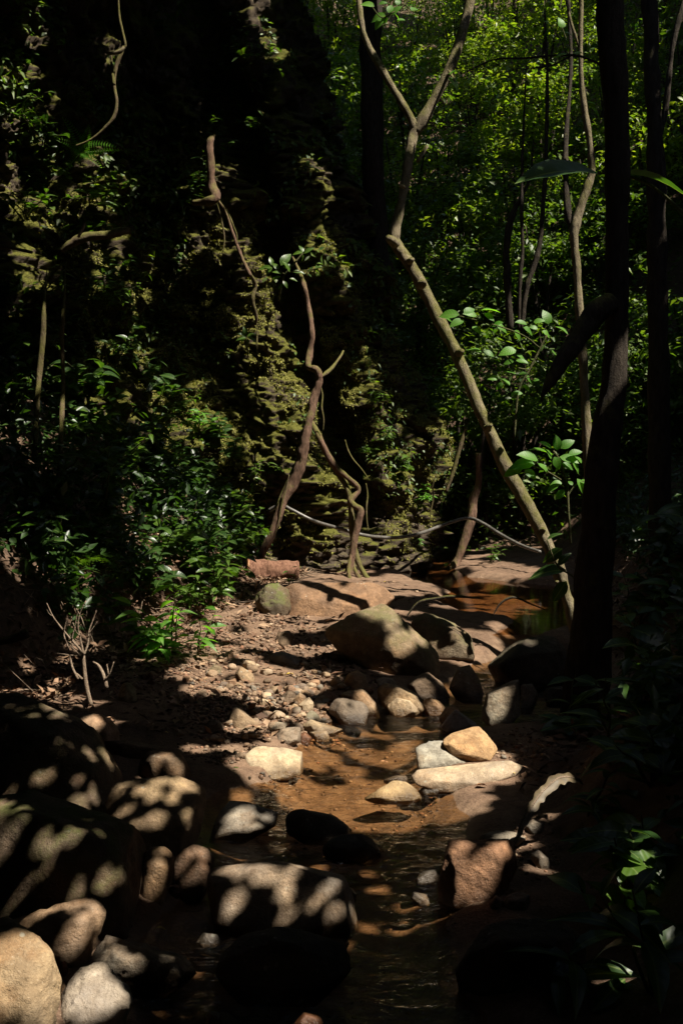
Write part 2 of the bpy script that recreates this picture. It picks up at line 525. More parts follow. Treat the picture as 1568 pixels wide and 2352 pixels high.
def build_cliff():
    path = catmull(CP, 2000)
    ln = np.concatenate([[0], np.cumsum(np.linalg.norm(np.diff(path, axis=0), axis=1))])
    # finer where the photograph looks
    s_nodes = np.concatenate([np.linspace(0, ln[-1] * 0.27, 60), np.linspace(ln[-1] * 0.27, ln[-1] * 0.78, 460)[1:], np.linspace(ln[-1] * 0.78, ln[-1], 40)[1:]])
    px_, py_ = np.interp(s_nodes, ln, path[:, 0]), np.interp(s_nodes, ln, path[:, 1])
    tx, ty = np.gradient(px_), np.gradient(py_)
    q = np.hypot(tx, ty)
    nx, ny = ty / q, -tx / q
    k = np.ones(15) / 15
    nx = np.convolve(np.pad(nx, 7, mode='edge'), k, 'valid')
    ny = np.convolve(np.pad(ny, 7, mode='edge'), k, 'valid')
    zz = np.concatenate([np.linspace(-0.4, 6.0, 330), np.linspace(6.0, 11, 150)[1:]])
    S, Z = np.meshgrid(s_nodes, zz)
    X0, Y0 = np.meshgrid(px_, zz)[0], np.meshgrid(py_, zz)[0]
    NX, NY = np.meshgrid(nx, zz)[0], np.meshgrid(ny, zz)[0]
    hz = np.clip(Z - 1.2, 0, None)
    butt = np.exp(-((X0 + 0.6) / 0.75)**2)
    X = X0 - 0.27 * hz * smooth(0, 1.5, hz) - 0.05 * hz * butt
    Y = Y0 + 0.16 * hz
    # strata blocks
    warp = fbm(X0 * 1.3, Y0 * 1.3, Z * 1.3, 3)

    def blocks(th, wd, seed, wv):
        lay = Z / th + wv * warp + 0.6 * vnoise(S * 1.7, Z * 0.6, seed)
        li = np.floor(lay)
        z0 = np.zeros_like(li, int)
        bl = S / wd + 9.3 * _hash(li.astype(np.int64), z0, z0 + seed) + 0.8 * vnoise(S * 2.2, Z * 2.2, seed + 1.0)
        bi = np.floor(bl)
        h = _hash(li.astype(np.int64), bi.astype(np.int64), z0 + seed + 3)
        e = np.minimum(np.minimum(lay - li, 1 - lay + li) * th, np.minimum(bl - bi, 1 - bl + bi) * wd)
        return h, np.clip(e / 0.03, 0, 1)**0.6

    h1, e1 = blocks(0.36, 0.50, 11, 1.3)
    h2, e2 = blocks(0.14, 0.19, 23, 2.2)
    hb = h2
    h3, e3 = blocks(0.07, 0.26, 41, 1.2)
    msk = smooth(-.25, .35, fbm(X0 * 1.1 + 8, Y0 * 1.1, Z * 0.9, 2))
    rough = 0.24 * (h1 - 0.5) + 0.06 * e1 + (0.14 * (h2 - 0.5) + 0.05 * e2) * (1 - 0.75 * msk) + (0.10 * (h3 - 0.5) + 0.03 * e3) * msk
    disp = rough + 0.26 * fbm(X0 * 0.8 + 3, Y0 * 0.8, Z * 0.65, 3) + 0.06 * fbm(X0 * 3.1, Y0 * 3.1, Z * 4.2, 3) + 0.04 * fbm(X0 * 13, Y0 * 13, Z * 15, 4, 0.65)
    disp = disp + smooth(1.3, 0.5, Z) * (0.10 * fbm(X0 * 7, Y0 * 7, Z * 9, 3, 0.7) - 0.05)
    # overhung, hollowed foot at the second buttress
    hollow = -0.55 * np.exp(-((X0 - 1.05) / 0.22)**2) * smooth(1.9, 1.0, Z) * smooth(13.0, 14.0, Y0)
    hollow = hollow - 0.6 * np.exp(-((X0 - 0.06) / 0.16)**2) * smooth(0.4, 1.6, Z)
    step = 0.28 * smooth(0.75, 0.45, Z) + 0.12 * smooth(1.5, 1.2, Z)
    disp = disp + hollow + step * np.exp(-((X0 - 0.1) / 0.9)**2)
    X, Y = X + NX * disp, Y + NY * disp
    v = np.stack([X.ravel(), Y.ravel(), (Z + 0.02 * (hb - 0.5)).ravel()], 1)
    f = grid_faces(len(s_nodes), len(zz))
    return v, f


cv, cf = build_cliff()
obj('cliff', mesh_data('cliff', cv, cf, CLIFF), kind='structure')

TERR = BVHTree.FromPolygons([tuple(p) for p in gverts] + [tuple(p) for p in cv],
                            [tuple(q) for q in gfaces] + [tuple(int(i) + len(gverts) for i in q) for q in cf])


def hit(px, py):
    d = P(px, py, 1.0) - Vector((0, 0, CAMZ))
    loc, nor, idx, dist = TERR.ray_cast(Vector((0, 0, CAMZ)), d.normalized())
    if loc is None:
        return P(px, py, 22), Vector((0, -1, 0))
    if nor.dot(d) > 0:
        nor = -nor
    return loc, nor


def gd(px, py):
    """depth at which the sight line through a pixel meets ground or water"""
    d = np.linspace(1.6, 30, 4000)
    x, z = (px - CX) / F * d, CAMZ - (py - HY) / F * d
    s = np.maximum(G(x, d), wlevel(d))
    k = np.argmax(z <= s)
    return float(d[k]) if (z <= s).any() else 20.0


# ---------------------------------------------------------------- water
RIFFLES = [(690, 1795, .16), (1060, 1655, .14), (1240, 1650, .22), (880, 1838, .12), (780, 1690, .1), (830, 1990, .2), (1000, 1830, .1), (640, 1800, .1), (560, 2330, .2), (720, 2010, .12)]


def water(name, x0, x1, y0, y1, z, step, amp, mat):
    xs, ys = np.arange(x0, x1, step), np.arange(y0, y1, step)
    X, Y = np.meshgrid(xs, ys)
    Z = z + amp * fbm(X * 5, Y * 9, 2.2, 3)
    if amp:
        rf = 0.12
        for px, py, r in RIFFLES:
            d = CAMZ * F / (py - HY)
            rf = rf + np.exp(-(((X - (px - CX) / F * d) / r)**2 + ((Y - d) / (r * 1.3))**2))
        Z = Z + 0.010 * np.clip(rf, 0, 1.2) * fbm(X * 22, Y * 34, 7.7, 2)
    obj(name, mesh_data(name, np.stack([X.ravel(), Y.ravel(), Z.ravel()], 1), grid_faces(len(xs), len(ys)), mat), kind='structure')


water('stream_water', -1.6, 2.6, 1.0, 8.15, 0.0, 0.014, 0.006, WATER)
water('pool_water', 0.2, 3.4, 8.4, 16.4, 0.12, 0.1, 0.0, POOLW)

# ---------------------------------------------------------------- rocks
import bmesh


def ico(sub):
    bm = bmesh.new()
    bmesh.ops.create_icosphere(bm, subdivisions=sub, radius=1)
    v = np.array([p.co[:] for p in bm.verts])
    f = np.array([[q.index for q in p.verts] for p in bm.faces])
    bm.free()
    return v, f


ICO = {s: ico(s) for s in (1, 2, 3, 4, 5)}
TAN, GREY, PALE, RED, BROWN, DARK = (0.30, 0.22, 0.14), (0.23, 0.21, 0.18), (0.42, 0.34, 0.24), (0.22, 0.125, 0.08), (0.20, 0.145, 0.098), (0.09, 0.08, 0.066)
rock_n = [0]


def facet(q, k, rs, up=0.35, off=(0.58, 0.88), hard=0.97):
    for _ in range(k):
        n = rs.normal(size=3) * [0.7, 0.5, 0.6]
        n[2] += up
        n[1] = -abs(n[1]) - 0.45 if rs.random() < 0.8 else n[1]
        n /= np.linalg.norm(n)
        o = rs.uniform(*off)
        over = np.clip(q @ n - o, 0, None)
        q = q - (hard * over)[:, None] * n
    return q


def hull_planes(pts):
    bm = bmesh.new()
    for p in pts:
        bm.verts.new(p)
    bmesh.ops.convex_hull(bm, input=bm.verts)
    bm.normal_update()
    c = pts.mean(0)
    N, Dd = [], []
    for f in bm.faces:
        n = np.array(f.normal[:])
        if f.calc_area() < 1e-9:
            continue
        d = float(n @ (np.array(f.verts[0].co[:]) - c))
        if d < 0:
            n, d = -n, -d
        for k, m in enumerate(N):
            if m @ n > 0.975:
                Dd[k] = max(Dd[k], d)
                break
        else:
            N.append(n)
            Dd.append(max(d, 1e-4))
    bm.free()
    return c, np.array(N), np.array(Dd)


def rock(poly, label, col=TAN, D=0.7, lean=0.35, n=2.6, rough=0.035, moss=0.0, bot=None, facets=6, name='boulder', sub=4, cuts=(), group=None, front=None, p=None):
    """a solid whose widest ring is the outline; front: (px, py, forward px) corners of its near side"""
    rock_n[0] += 1
    rs = np.random.default_rng(100 + rock_n[0])
    q = np.array(poly, float)
    cx, cy = (q[:, 0].min() + q[:, 0].max()) / 2, (q[:, 1].min() + q[:, 1].max()) / 2
    py_b = bot or q[:, 1].max()
    db = gd(cx, py_b) if py_b < 2500 else 3616 / (py_b - HY)
    hw, hh = np.ptp(q[:, 0]) / 2, np.ptp(q[:, 1]) / 2
    dep = D * min(hw, 1.6 * hh)
    fr = max(d for _, _, d in front) if front else dep
    dc = db / (1 - 0.9 * (fr + max(lean, 0) * hh) / F)
    s = dc / F
    x, z = q[:, 0] - cx, cy - q[:, 1]
    m = len(x)
    k = rs.permutation(m)[:max(4, int(m * 0.42))]
    f1, f2 = rs.uniform(0.45, 0.82, len(k)), rs.uniform(0.5, 0.85, len(k))
    raw = [np.stack([x, lean * z + rs.uniform(-.12, .12, m) * dep, z], 1)]      # right, back, up in pixels at dc
    if front:
        raw.append(np.array([(a - cx, lean * (cy - b) - d, cy - b) for a, b, d in front]))
    else:
        raw.append(np.stack([x[k] * f1, lean * z[k] * f1 - dep * rs.uniform(.75, 1.05, len(k)) * (1.12 - f1 * .35), z[k] * f1], 1))
    raw.append(np.stack([x[k] * f2, lean * z[k] * f2 + dep * rs.uniform(.8, 1.05, len(k)), z[k] * f2], 1))
    bx, by = 0.62 * hw, 0.7 * (fr if front else dep)
    xo = q[:, 0][q[:, 1] > cy + 0.3 * hh].mean() - cx
    raw.append(np.array([(xo + e * bx * .8, f * by - max(lean, 0) * hh, -1.12 * hh) for e in (-1, 1) for f in (-1, 1)]))   # bedded foot
    raw = np.concatenate(raw)
    dd = dc + raw[:, 1] * s
    c = P(cx, cy, dc)
    pts = np.stack([(cx + raw[:, 0] - CX) / F * dd - c.x, dd - c.y, CAMZ - (cy - raw[:, 2] - HY) / F * dd - c.z], 1)
    c0, N, Dd = hull_planes(pts)
    for _ in range(facets):
        nn = rs.normal(size=3) * [1, .8, .8] + [0, -.55, .3]
        nn /= np.linalg.norm(nn)
        hs = ((pts - c0) @ nn).max()
        N = np.vstack([N, nn])
        Dd = np.append(Dd, hs * rs.uniform(.80, .95))
    pw = p or (50.0 if n < 2.5 else 120.0)
    v, f = ICO[sub]
    dr = v * (np.ptp(pts, axis=0) ** 0.8)
    dr /= np.linalg.norm(dr, axis=1, keepdims=True)
    g = np.clip(dr @ N.T, 0, None) / Dd[None]
    mx = g.max(1, keepdims=True)
    r = 1.0 / (mx[:, 0] * ((g / mx)**pw).sum(1)**(1 / pw))
    mm = c0 + dr * r[:, None] * 1.035
    size = (hw * hh * dep)**(1 / 3) * s
    o = rs.uniform(0, 50, 3)
    fq = 1.1 / size
    nz = fbm(mm[:, 0] * fq + o[0], mm[:, 1] * fq + o[1], mm[:, 2] * fq + o[2], 3, 0.5)
    nf = fbm(mm[:, 0] * fq * 6 + o[1], mm[:, 1] * fq * 6 + o[2], mm[:, 2] * fq * 6 + o[0], 3, 0.6)
    chip = np.clip(fbm(mm[:, 0] * fq * 2.5 + o[2], mm[:, 1] * fq * 2.5, mm[:, 2] * fq * 2.5, 2) - 0.45, 0, None)
    mm = mm + dr * (size * (rough * 0.8 * nz + rough * 0.6 * nf - 0.05 * chip))[:, None]
    base = Vector((c.x, c.y, c.z - hh * s))
    mm[:, 2] += hh * s
    ob = obj(name, mesh_data(name, mm, f, ROCK), loc=base, label=label, category='rock', moss=float(moss))
    if group:
        ob['group'] = group
    j = rs.uniform(0.78, 0.98)
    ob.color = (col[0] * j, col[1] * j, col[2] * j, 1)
    return ob


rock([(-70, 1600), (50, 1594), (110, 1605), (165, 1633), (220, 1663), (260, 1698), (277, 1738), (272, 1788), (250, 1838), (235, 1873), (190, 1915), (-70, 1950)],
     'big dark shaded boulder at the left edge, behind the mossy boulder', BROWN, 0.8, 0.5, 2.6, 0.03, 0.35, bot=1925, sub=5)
rock([(-110, 1850), (50, 1825), (90, 1825), (170, 1856), (215, 1870), (300, 1900), (337, 1922), (336, 1968), (325, 2028), (310, 2088), (292, 2150), (200, 2175), (-110, 2170)],
     'largest boulder at the left edge, moss patches on its top, dappled with light', BROWN, 0.75, 0.5, 3.0, 0.03, 0.8, bot=2160, sub=5, cuts=[(0.9, -0.5, 0, 0.78)])
rock([(237, 1873), (260, 1803), (300, 1800), (345, 1793), (380, 1782), (415, 1786), (450, 1803), (475, 1813), (481, 1838), (475, 1873), (458, 1913), (430, 1945), (400, 1965), (330, 1960), (250, 1920)],
     'broad tan boulder with round light spots beside the stream, above the pale slab', TAN, 0.75, 0.5, 2.8, 0.025, 0.15, sub=5, cuts=[(0.85, -0.5, -0.1, 0.72)], front=[(300, 1830, 45), (400, 1815, 45), (455, 1840, 40), (280, 1900, 70), (430, 1900, 65), (360, 1950, 70)])
rock([(316, 1752), (335, 1728), (360, 1722), (395, 1722), (420, 1733), (436, 1758), (441, 1785), (430, 1806), (350, 1806), (318, 1790)],
     'rounded brown boulder half hidden behind the broad tan boulder', BROWN, 0.9, 0.2, 2.2, 0.03)
rock([(165, 1640), (185, 1634), (220, 1635), (250, 1650), (272, 1673), (277, 1698), (272, 1720), (220, 1725), (170, 1720)],
     'smooth pinkish tan boulder peeking out behind the big dark boulder', (0.40, 0.28, 0.19), 0.8, 0.3, 2.2, 0.02)
rock([(240, 1702), (275, 1700), (330, 1708), (385, 1718), (388, 1732), (300, 1745), (245, 1735)],
     'low brown ridge of rock between the pinkish boulder and the rounded brown one', BROWN, 0.9, 0.3, 2.4, 0.03)
rock([(552, 1748), (560, 1728), (600, 1714), (650, 1718), (695, 1728), (704, 1748), (700, 1773), (672, 1786), (640, 1781), (605, 1781), (575, 1776), (552, 1763)],
     'pale sunlit oblong rock with a flat tan top at the stream edge', (0.54, 0.45, 0.32), 0.8, 0.55, 3.2, 0.022, sub=5, cuts=[(0, -0.35, 1, 0.62)], front=[(565, 1745, 20), (600, 1732, 10), (690, 1745, 20), (560, 1775, 35), (690, 1780, 35), (630, 1790, 45)])
rock([(490, 1920), (505, 1865), (525, 1840), (555, 1840), (600, 1855), (640, 1868), (642, 1883), (630, 1898), (590, 1912), (495, 1930)],
     'pale grey tilted slab rising from the stream below the tan boulder', (0.38, 0.35, 0.30), 0.7, 0.7, 3.0, 0.02, cuts=[(0.2, -0.6, 0.8, 0.5)], front=[(530, 1850, 4), (600, 1866, 10), (500, 1920, 38), (600, 1905, 40), (632, 1890, 18)])
rock([(655, 1870), (690, 1857), (730, 1865), (780, 1885), (812, 1910), (800, 1932), (700, 1934), (660, 1900)],
     'wet black low rock in the stream beside the pale grey slab', DARK, 0.7, 0.4, 2.4, 0.03)
rock([(740, 1945), (760, 1928), (800, 1918), (830, 1920), (860, 1935), (877, 1955), (875, 1972), (800, 1980), (745, 1972)],
     'wet dark rounded rock in mid stream above the big pale slab', DARK, 0.8, 0.25, 2.3, 0.03, cuts=[(0.1, -0.9, 0.4, 0.6)])
rock([(482, 2005), (490, 1988), (550, 1985), (650, 1990), (725, 1998), (780, 2010), (795, 2040), (810, 2100), (817, 2135), (780, 2150), (600, 2160), (500, 2140), (482, 2060)],
     'big pale block with a flat top edge and round light spots on its face', (0.38, 0.33, 0.27), 0.6, 0.45, 4.5, 0.016, bot=2145, sub=5, facets=2, cuts=[(0, -0.25, 1, 0.93)], front=[(500, 2000, 40), (785, 2022, 40), (500, 2120, 60), (800, 2135, 60), (640, 2150, 70)])
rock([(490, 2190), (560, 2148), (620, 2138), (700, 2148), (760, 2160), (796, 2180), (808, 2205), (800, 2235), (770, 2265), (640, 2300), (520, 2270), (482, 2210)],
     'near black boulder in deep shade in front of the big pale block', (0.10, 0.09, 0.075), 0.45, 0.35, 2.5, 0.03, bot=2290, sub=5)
rock([(-90, 2118), (0, 2112), (40, 2122), (75, 2147), (115, 2177), (133, 2207), (140, 2242), (137, 2277), (127, 2312), (122, 2372), (60, 2430), (-90, 2430)],
     'bright tan boulder cut by the bottom left corner of the picture', (0.42, 0.32, 0.20), 0.8, 0.35, 2.8, 0.045, bot=2440, sub=5, cuts=[(0.8, -0.55, -0.1, 0.55)], front=[(60, 2170, 30), (100, 2230, 60), (60, 2300, 80), (110, 2320, 60), (-40, 2200, 70), (-40, 2360, 90)])
rock([(10, 2118), (65, 2095), (105, 2085), (165, 2072), (215, 2063), (240, 2083), (243, 2103), (230, 2132), (210, 2172), (180, 2202), (150, 2222), (90, 2215), (20, 2190)],
     'ridged brown boulder with a pale right end below the largest boulder', (0.36, 0.25, 0.16), 0.75, 0.35, 2.5, 0.05, bot=2225, sub=5, cuts=[(0.3, -0.9, -0.1, 0.66)])
rock([(130, 2317), (155, 2262), (185, 2227), (235, 2212), (270, 2242), (300, 2272), (305, 2292), (295, 2327), (280, 2370), (200, 2395), (140, 2370)],
     'pale grey pyramid shaped rock at the bottom edge of the picture', (0.40, 0.35, 0.29), 0.8, 0.4, 2.5, 0.035, bot=2390, sub=5, cuts=[(0.1, -0.95, -0.1, 0.58), (-0.3, -0.5, 0.8, 0.55)], front=[(230, 2245, 15), (190, 2300, 50), (285, 2300, 50), (150, 2340, 60), (280, 2350, 60)])
rock([(208, 2205), (220, 2162), (240, 2147), (280, 2160), (350, 2177), (400, 2190), (425, 2200), (445, 2235), (400, 2275), (330, 2285), (240, 2260)],
     'rough pitted grey rock behind the pale pyramid shaped rock', GREY, 0.8, 0.35, 2.6, 0.06, sub=5)
rock([(330, 1960), (345, 1945), (380, 1943), (400, 1962), (396, 2015), (380, 2058), (345, 2080), (315, 2075), (318, 2000)],
     'upright tan rock wedged between the largest boulder and the broad tan boulder', TAN, 0.9, 0.2, 2.8, 0.03)
rock([(400, 1975), (415, 1950), (450, 1938), (475, 1943), (495, 1968), (490, 1992), (480, 2015), (470, 2055), (430, 2065), (405, 2045)],
     'reddish brown angular rock touching the corner of the big pale block', (0.27, 0.18, 0.12), 0.9, 0.2, 2.7, 0.03)
rock([(1016, 1701), (1036, 1686), (1078, 1673), (1108, 1669), (1124, 1688), (1144, 1717), (1131, 1731), (1103, 1736), (1078, 1744), (1052, 1729), (1029, 1713)],
     'bright ochre wedge rock leaning on the grey slab right of the stream', (0.46, 0.31, 0.17), 0.8, 0.6, 3.0, 0.02, bot=1752, sub=5, cuts=[(-0.1, -0.55, 0.8, 0.42)], front=[(1040, 1700, 25), (1085, 1690, 20), (1075, 1738, 40), (1130, 1722, 20), (1030, 1712, 30)])
rock([(955, 1716), (985, 1703), (1011, 1706), (1042, 1719), (1080, 1745), (1075, 1764), (1037, 1768), (960, 1774)],
     'pale grey slab with a leaf shadow on it, under the ochre wedge rock', (0.42, 0.41, 0.36), 0.55, 0.8, 3.4, 0.014, sub=5, bot=1772, facets=2, cuts=[(-0.1, -0.6, 0.75, 0.38)], front=[(965, 1720, 5), (1040, 1726, 8), (965, 1768, 28), (1065, 1758, 26)])
rock([(946, 1783), (960, 1769), (1042, 1760), (1144, 1757), (1195, 1765), (1180, 1783), (1113, 1797), (1072, 1809), (960, 1803)],
     'long low cream slab dappled with leaf shadows at the water edge', (0.54, 0.44, 0.32), 0.62, 0.9, 3.6, 0.014, sub=5, facets=2, cuts=[(0, -0.3, 1, 0.55)], front=[(955, 1786, 28), (1070, 1783, 34), (1160, 1776, 20), (960, 1803, 34), (1070, 1809, 40), (1150, 1790, 26)])
rock([(833, 1836), (872, 1811), (903, 1793), (929, 1796), (960, 1819), (972, 1836), (900, 1844)],
     'sunlit yellowish triangular rock standing in the stream', (0.50, 0.38, 0.22), 0.75, 0.5, 2.4, 0.02, sub=5, front=[(905, 1812, 12), (850, 1836, 22), (960, 1832, 20), (920, 1840, 28)])
rock([(875, 1793), (908, 1781), (931, 1781), (939, 1791), (935, 1800), (885, 1800)],
     'low tan rock just behind the yellowish triangular rock', TAN, 0.9, 0.5, 2.4, 0.02)
rock([(958, 1819), (985, 1797), (1011, 1811), (1015, 1820), (985, 1826)],
     'small slate grey stone in the water beside the triangular rock', (0.22, 0.21, 0.20), 0.9, 0.4, 2.2, 0.02, name='stone')
rock([(739, 1450), (867, 1382), (1003, 1500), (992, 1550), (830, 1542)],
     'large wedge shaped boulder with a sharp ridge in the middle of the bank', (0.26, 0.20, 0.13), 0.8, -0.15, 3.0, 0.02, 0.5, bot=1545, sub=5, front=[(905, 1470, 75), (790, 1488, -25), (965, 1535, 70), (860, 1540, 10), (990, 1512, 45)], p=120)
rock([(655, 1352), (760, 1349), (847, 1353), (878, 1360), (905, 1373), (880, 1400), (785, 1430), (665, 1405)],
     'flat reddish sandstone slab below the cut log', (0.30, 0.185, 0.11), 0.5, 0.6, 3.6, 0.02, bot=1420, sub=5, facets=1, front=[(680, 1362, 10), (860, 1368, 14), (680, 1402, 40), (790, 1425, 50), (860, 1400, 40)])
rock([(935, 1415), (990, 1406), (1036, 1427), (1062, 1453), (1088, 1468), (1084, 1504), (1060, 1516), (980, 1505)],
     'dark mossy boulder behind the ridge of the wedge shaped boulder', (0.2, 0.16, 0.11), 0.7, 0.3, 2.6, 0.03, 0.5)
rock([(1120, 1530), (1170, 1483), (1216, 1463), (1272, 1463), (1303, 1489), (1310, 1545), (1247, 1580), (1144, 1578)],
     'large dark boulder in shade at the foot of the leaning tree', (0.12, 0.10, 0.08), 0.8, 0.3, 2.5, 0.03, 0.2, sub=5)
for poly, label, col in [
    ([(788, 1571), (801, 1547), (821, 1540), (837, 1550), (844, 1576), (837, 1590), (801, 1590)], 'egg shaped sunlit stone below the wedge shaped boulder', (0.36, 0.26, 0.17)),
    ([(853, 1567), (872, 1555), (903, 1558), (910, 1571), (900, 1580), (862, 1580)], 'flat pale stone right of the egg shaped stone', (0.36, 0.31, 0.25)),
    ([(860, 1583), (883, 1570), (919, 1576), (960, 1596), (972, 1622), (955, 1642), (900, 1635), (862, 1610)], 'long sloping tan rock above the stream inlet', (0.33, 0.25, 0.16)),
    ([(888, 1621), (903, 1601), (939, 1606), (960, 1627), (964, 1637), (939, 1646), (896, 1641)], 'bright rounded stone in front of the long sloping tan rock', PALE),
    ([(937, 1573), (960, 1553), (985, 1546), (1011, 1565), (1031, 1596), (1023, 1616), (960, 1610)], 'brown rounded rock between the sloping rock and the upright rock', BROWN),
    ([(1032, 1580), (1047, 1535), (1078, 1527), (1093, 1550), (1108, 1596), (1095, 1610), (1046, 1606)], 'upright brown pointed rock right of the wedge shaped boulder', (0.24, 0.18, 0.12)),
    ([(968, 1608), (985, 1599), (1011, 1612), (1023, 1627), (1015, 1642), (972, 1640)], 'small tan stone behind the stream inlet', TAN),
    ([(1104, 1648), (1116, 1596), (1165, 1565), (1190, 1560), (1192, 1640), (1144, 1662)], 'smooth grey slanting rock at the far water edge', (0.26, 0.24, 0.20)),
    ([(1191, 1573), (1221, 1571), (1236, 1596), (1223, 1632), (1192, 1636)], 'dark grey rock against the right side of the slanting rock', (0.17, 0.15, 0.125)),
    ([(1248, 1580), (1280, 1572), (1305, 1590), (1308, 1618), (1255, 1622)], 'dark rounded rock at the foot of the right bank', (0.12, 0.10, 0.08)),
    ([(1006, 1650), (1021, 1627), (1042, 1619), (1059, 1637), (1045, 1668), (1020, 1668)], 'rust tan stone behind the wet glossy grey stone', (0.38, 0.25, 0.14)),
    ([(1010, 1668), (1042, 1630), (1067, 1647), (1100, 1672), (1072, 1680), (1018, 1680)], 'wet glossy grey stone at the stream inlet', (0.26, 0.24, 0.23)),
    ([(755, 1635), (760, 1606), (780, 1601), (831, 1612), (846, 1632), (841, 1660), (785, 1664)], 'dark rough faced stone with a pale top at the water edge', (0.23, 0.19, 0.15)),
    ([(778, 1593), (811, 1586), (837, 1586), (857, 1601), (870, 1619), (859, 1646), (835, 1645), (790, 1620)], 'rounded tan stone behind the dark rough faced stone', (0.35, 0.26, 0.17)),
    ([(645, 1601), (662, 1586), (682, 1591), (680, 1616), (655, 1616)], 'first brown cobble of the row left of the egg shaped stone', BROWN),
    ([(671, 1610), (688, 1591), (703, 1601), (700, 1626), (680, 1626)], 'second tan cobble of the row left of the egg shaped stone', TAN),
    ([(686, 1619), (708, 1599), (723, 1617), (718, 1634), (693, 1634)], 'third pale cobble of the row left of the egg shaped stone', (0.38, 0.31, 0.22)),
    ([(735, 1595), (757, 1583), (777, 1601), (770, 1618), (742, 1616)], 'red brown cobble next to the rounded tan stone', RED),
    ([(525, 1667), (535, 1625), (545, 1623), (594, 1665), (584, 1679), (530, 1679)], 'triangular tan stone standing on the gravel bar', (0.38, 0.28, 0.18)),
    ([(470, 1670), (482, 1653), (510, 1658), (514, 1680), (480, 1686)], 'dark cobble just left of the triangular tan stone', (0.2, 0.16, 0.12)),
    ([(618, 1674), (630, 1658), (660, 1660), (660, 1683), (625, 1685)], 'pale cobble right of the triangular tan stone', (0.4, 0.34, 0.26)),
    ([(693, 1650), (715, 1630), (734, 1643), (732, 1657), (700, 1660)], 'mossy grey cobble above the long low slab at the waterline', (0.3, 0.27, 0.2)),
    ([(695, 1667), (715, 1653), (786, 1675), (780, 1688), (740, 1690), (705, 1684)], 'long low sandy slab touching the waterline of the gravel bar', (0.38, 0.30, 0.20)),
    ([(628, 1700), (645, 1675), (690, 1673), (690, 1704), (640, 1712)], 'grey brown block at the left waterline above the pale oblong rock', (0.27, 0.22, 0.17)),
    ([(708, 1682), (750, 1680), (757, 1695), (725, 1702)], 'pale flat stone at the waterline below the low sandy slab', PALE),
    ([(686, 1690), (700, 1680), (716, 1696), (708, 1710), (690, 1708)], 'reddish stone at the waterline between the block and the flat stone', (0.33, 0.17, 0.10)),
    ([(272, 1593), (282, 1570), (295, 1567), (312, 1583), (315, 1608), (300, 1615), (275, 1610)], 'round mossy cobble below the bare twig bush', (0.22, 0.19, 0.12)),
    ([(102, 1593), (112, 1577), (130, 1578), (142, 1593), (130, 1602), (108, 1602)], 'small tan cobble behind the big dark boulder', TAN),
    ([(612, 1510), (635, 1498), (655, 1498), (692, 1513), (690, 1530), (650, 1530)], 'flat slate grey slab on the dirt path', (0.2, 0.18, 0.17)),
    ([(555, 1528), (565, 1515), (585, 1520), (592, 1533), (570, 1542)], 'pale cobble left of the flat slate slab', (0.42, 0.33, 0.23)),
    ([(538, 1545), (555, 1530), (580, 1548), (584, 1563), (555, 1568)], 'tan cobble below the pale cobble on the dirt path', TAN),
    ([(478, 1540), (492, 1525), (510, 1533), (509, 1550), (485, 1550)], 'green tinged cobble below the bright green plant', (0.22, 0.2, 0.14)),
    ([(318, 1550), (350, 1540), (364, 1553), (345, 1563)], 'dim cobble in shade right of the bare twig bush', BROWN),
    ([(632, 1470), (640, 1452), (662, 1448), (676, 1462), (668, 1480), (640, 1484)], 'small brown rock beside the driftwood stub', BROWN),
]:
    sub = 4
    rock(poly, label, col, 0.85, 0.45, 3.0, 0.03, 0.25 if 'moss' in label else 0.0, name='stone', sub=5 if poly[2][0] - poly[0][0] > 30 else 4)
rock([(1008, 2070), (1012, 2022), (1022, 1982), (1032, 1937), (1049, 1930), (1084, 1935), (1129, 1933), (1169, 1930), (1186, 1957), (1181, 2005), (1150, 2050), (1129, 2082), (1060, 2082)],
     'rust red blocky rock standing in the water at the right bank', (0.29, 0.165, 0.10), 0.7, 0.2, 3.4, 0.035, bot=2078, sub=5, facets=3, cuts=[(0.75, -0.6, 0.05, 0.5)])
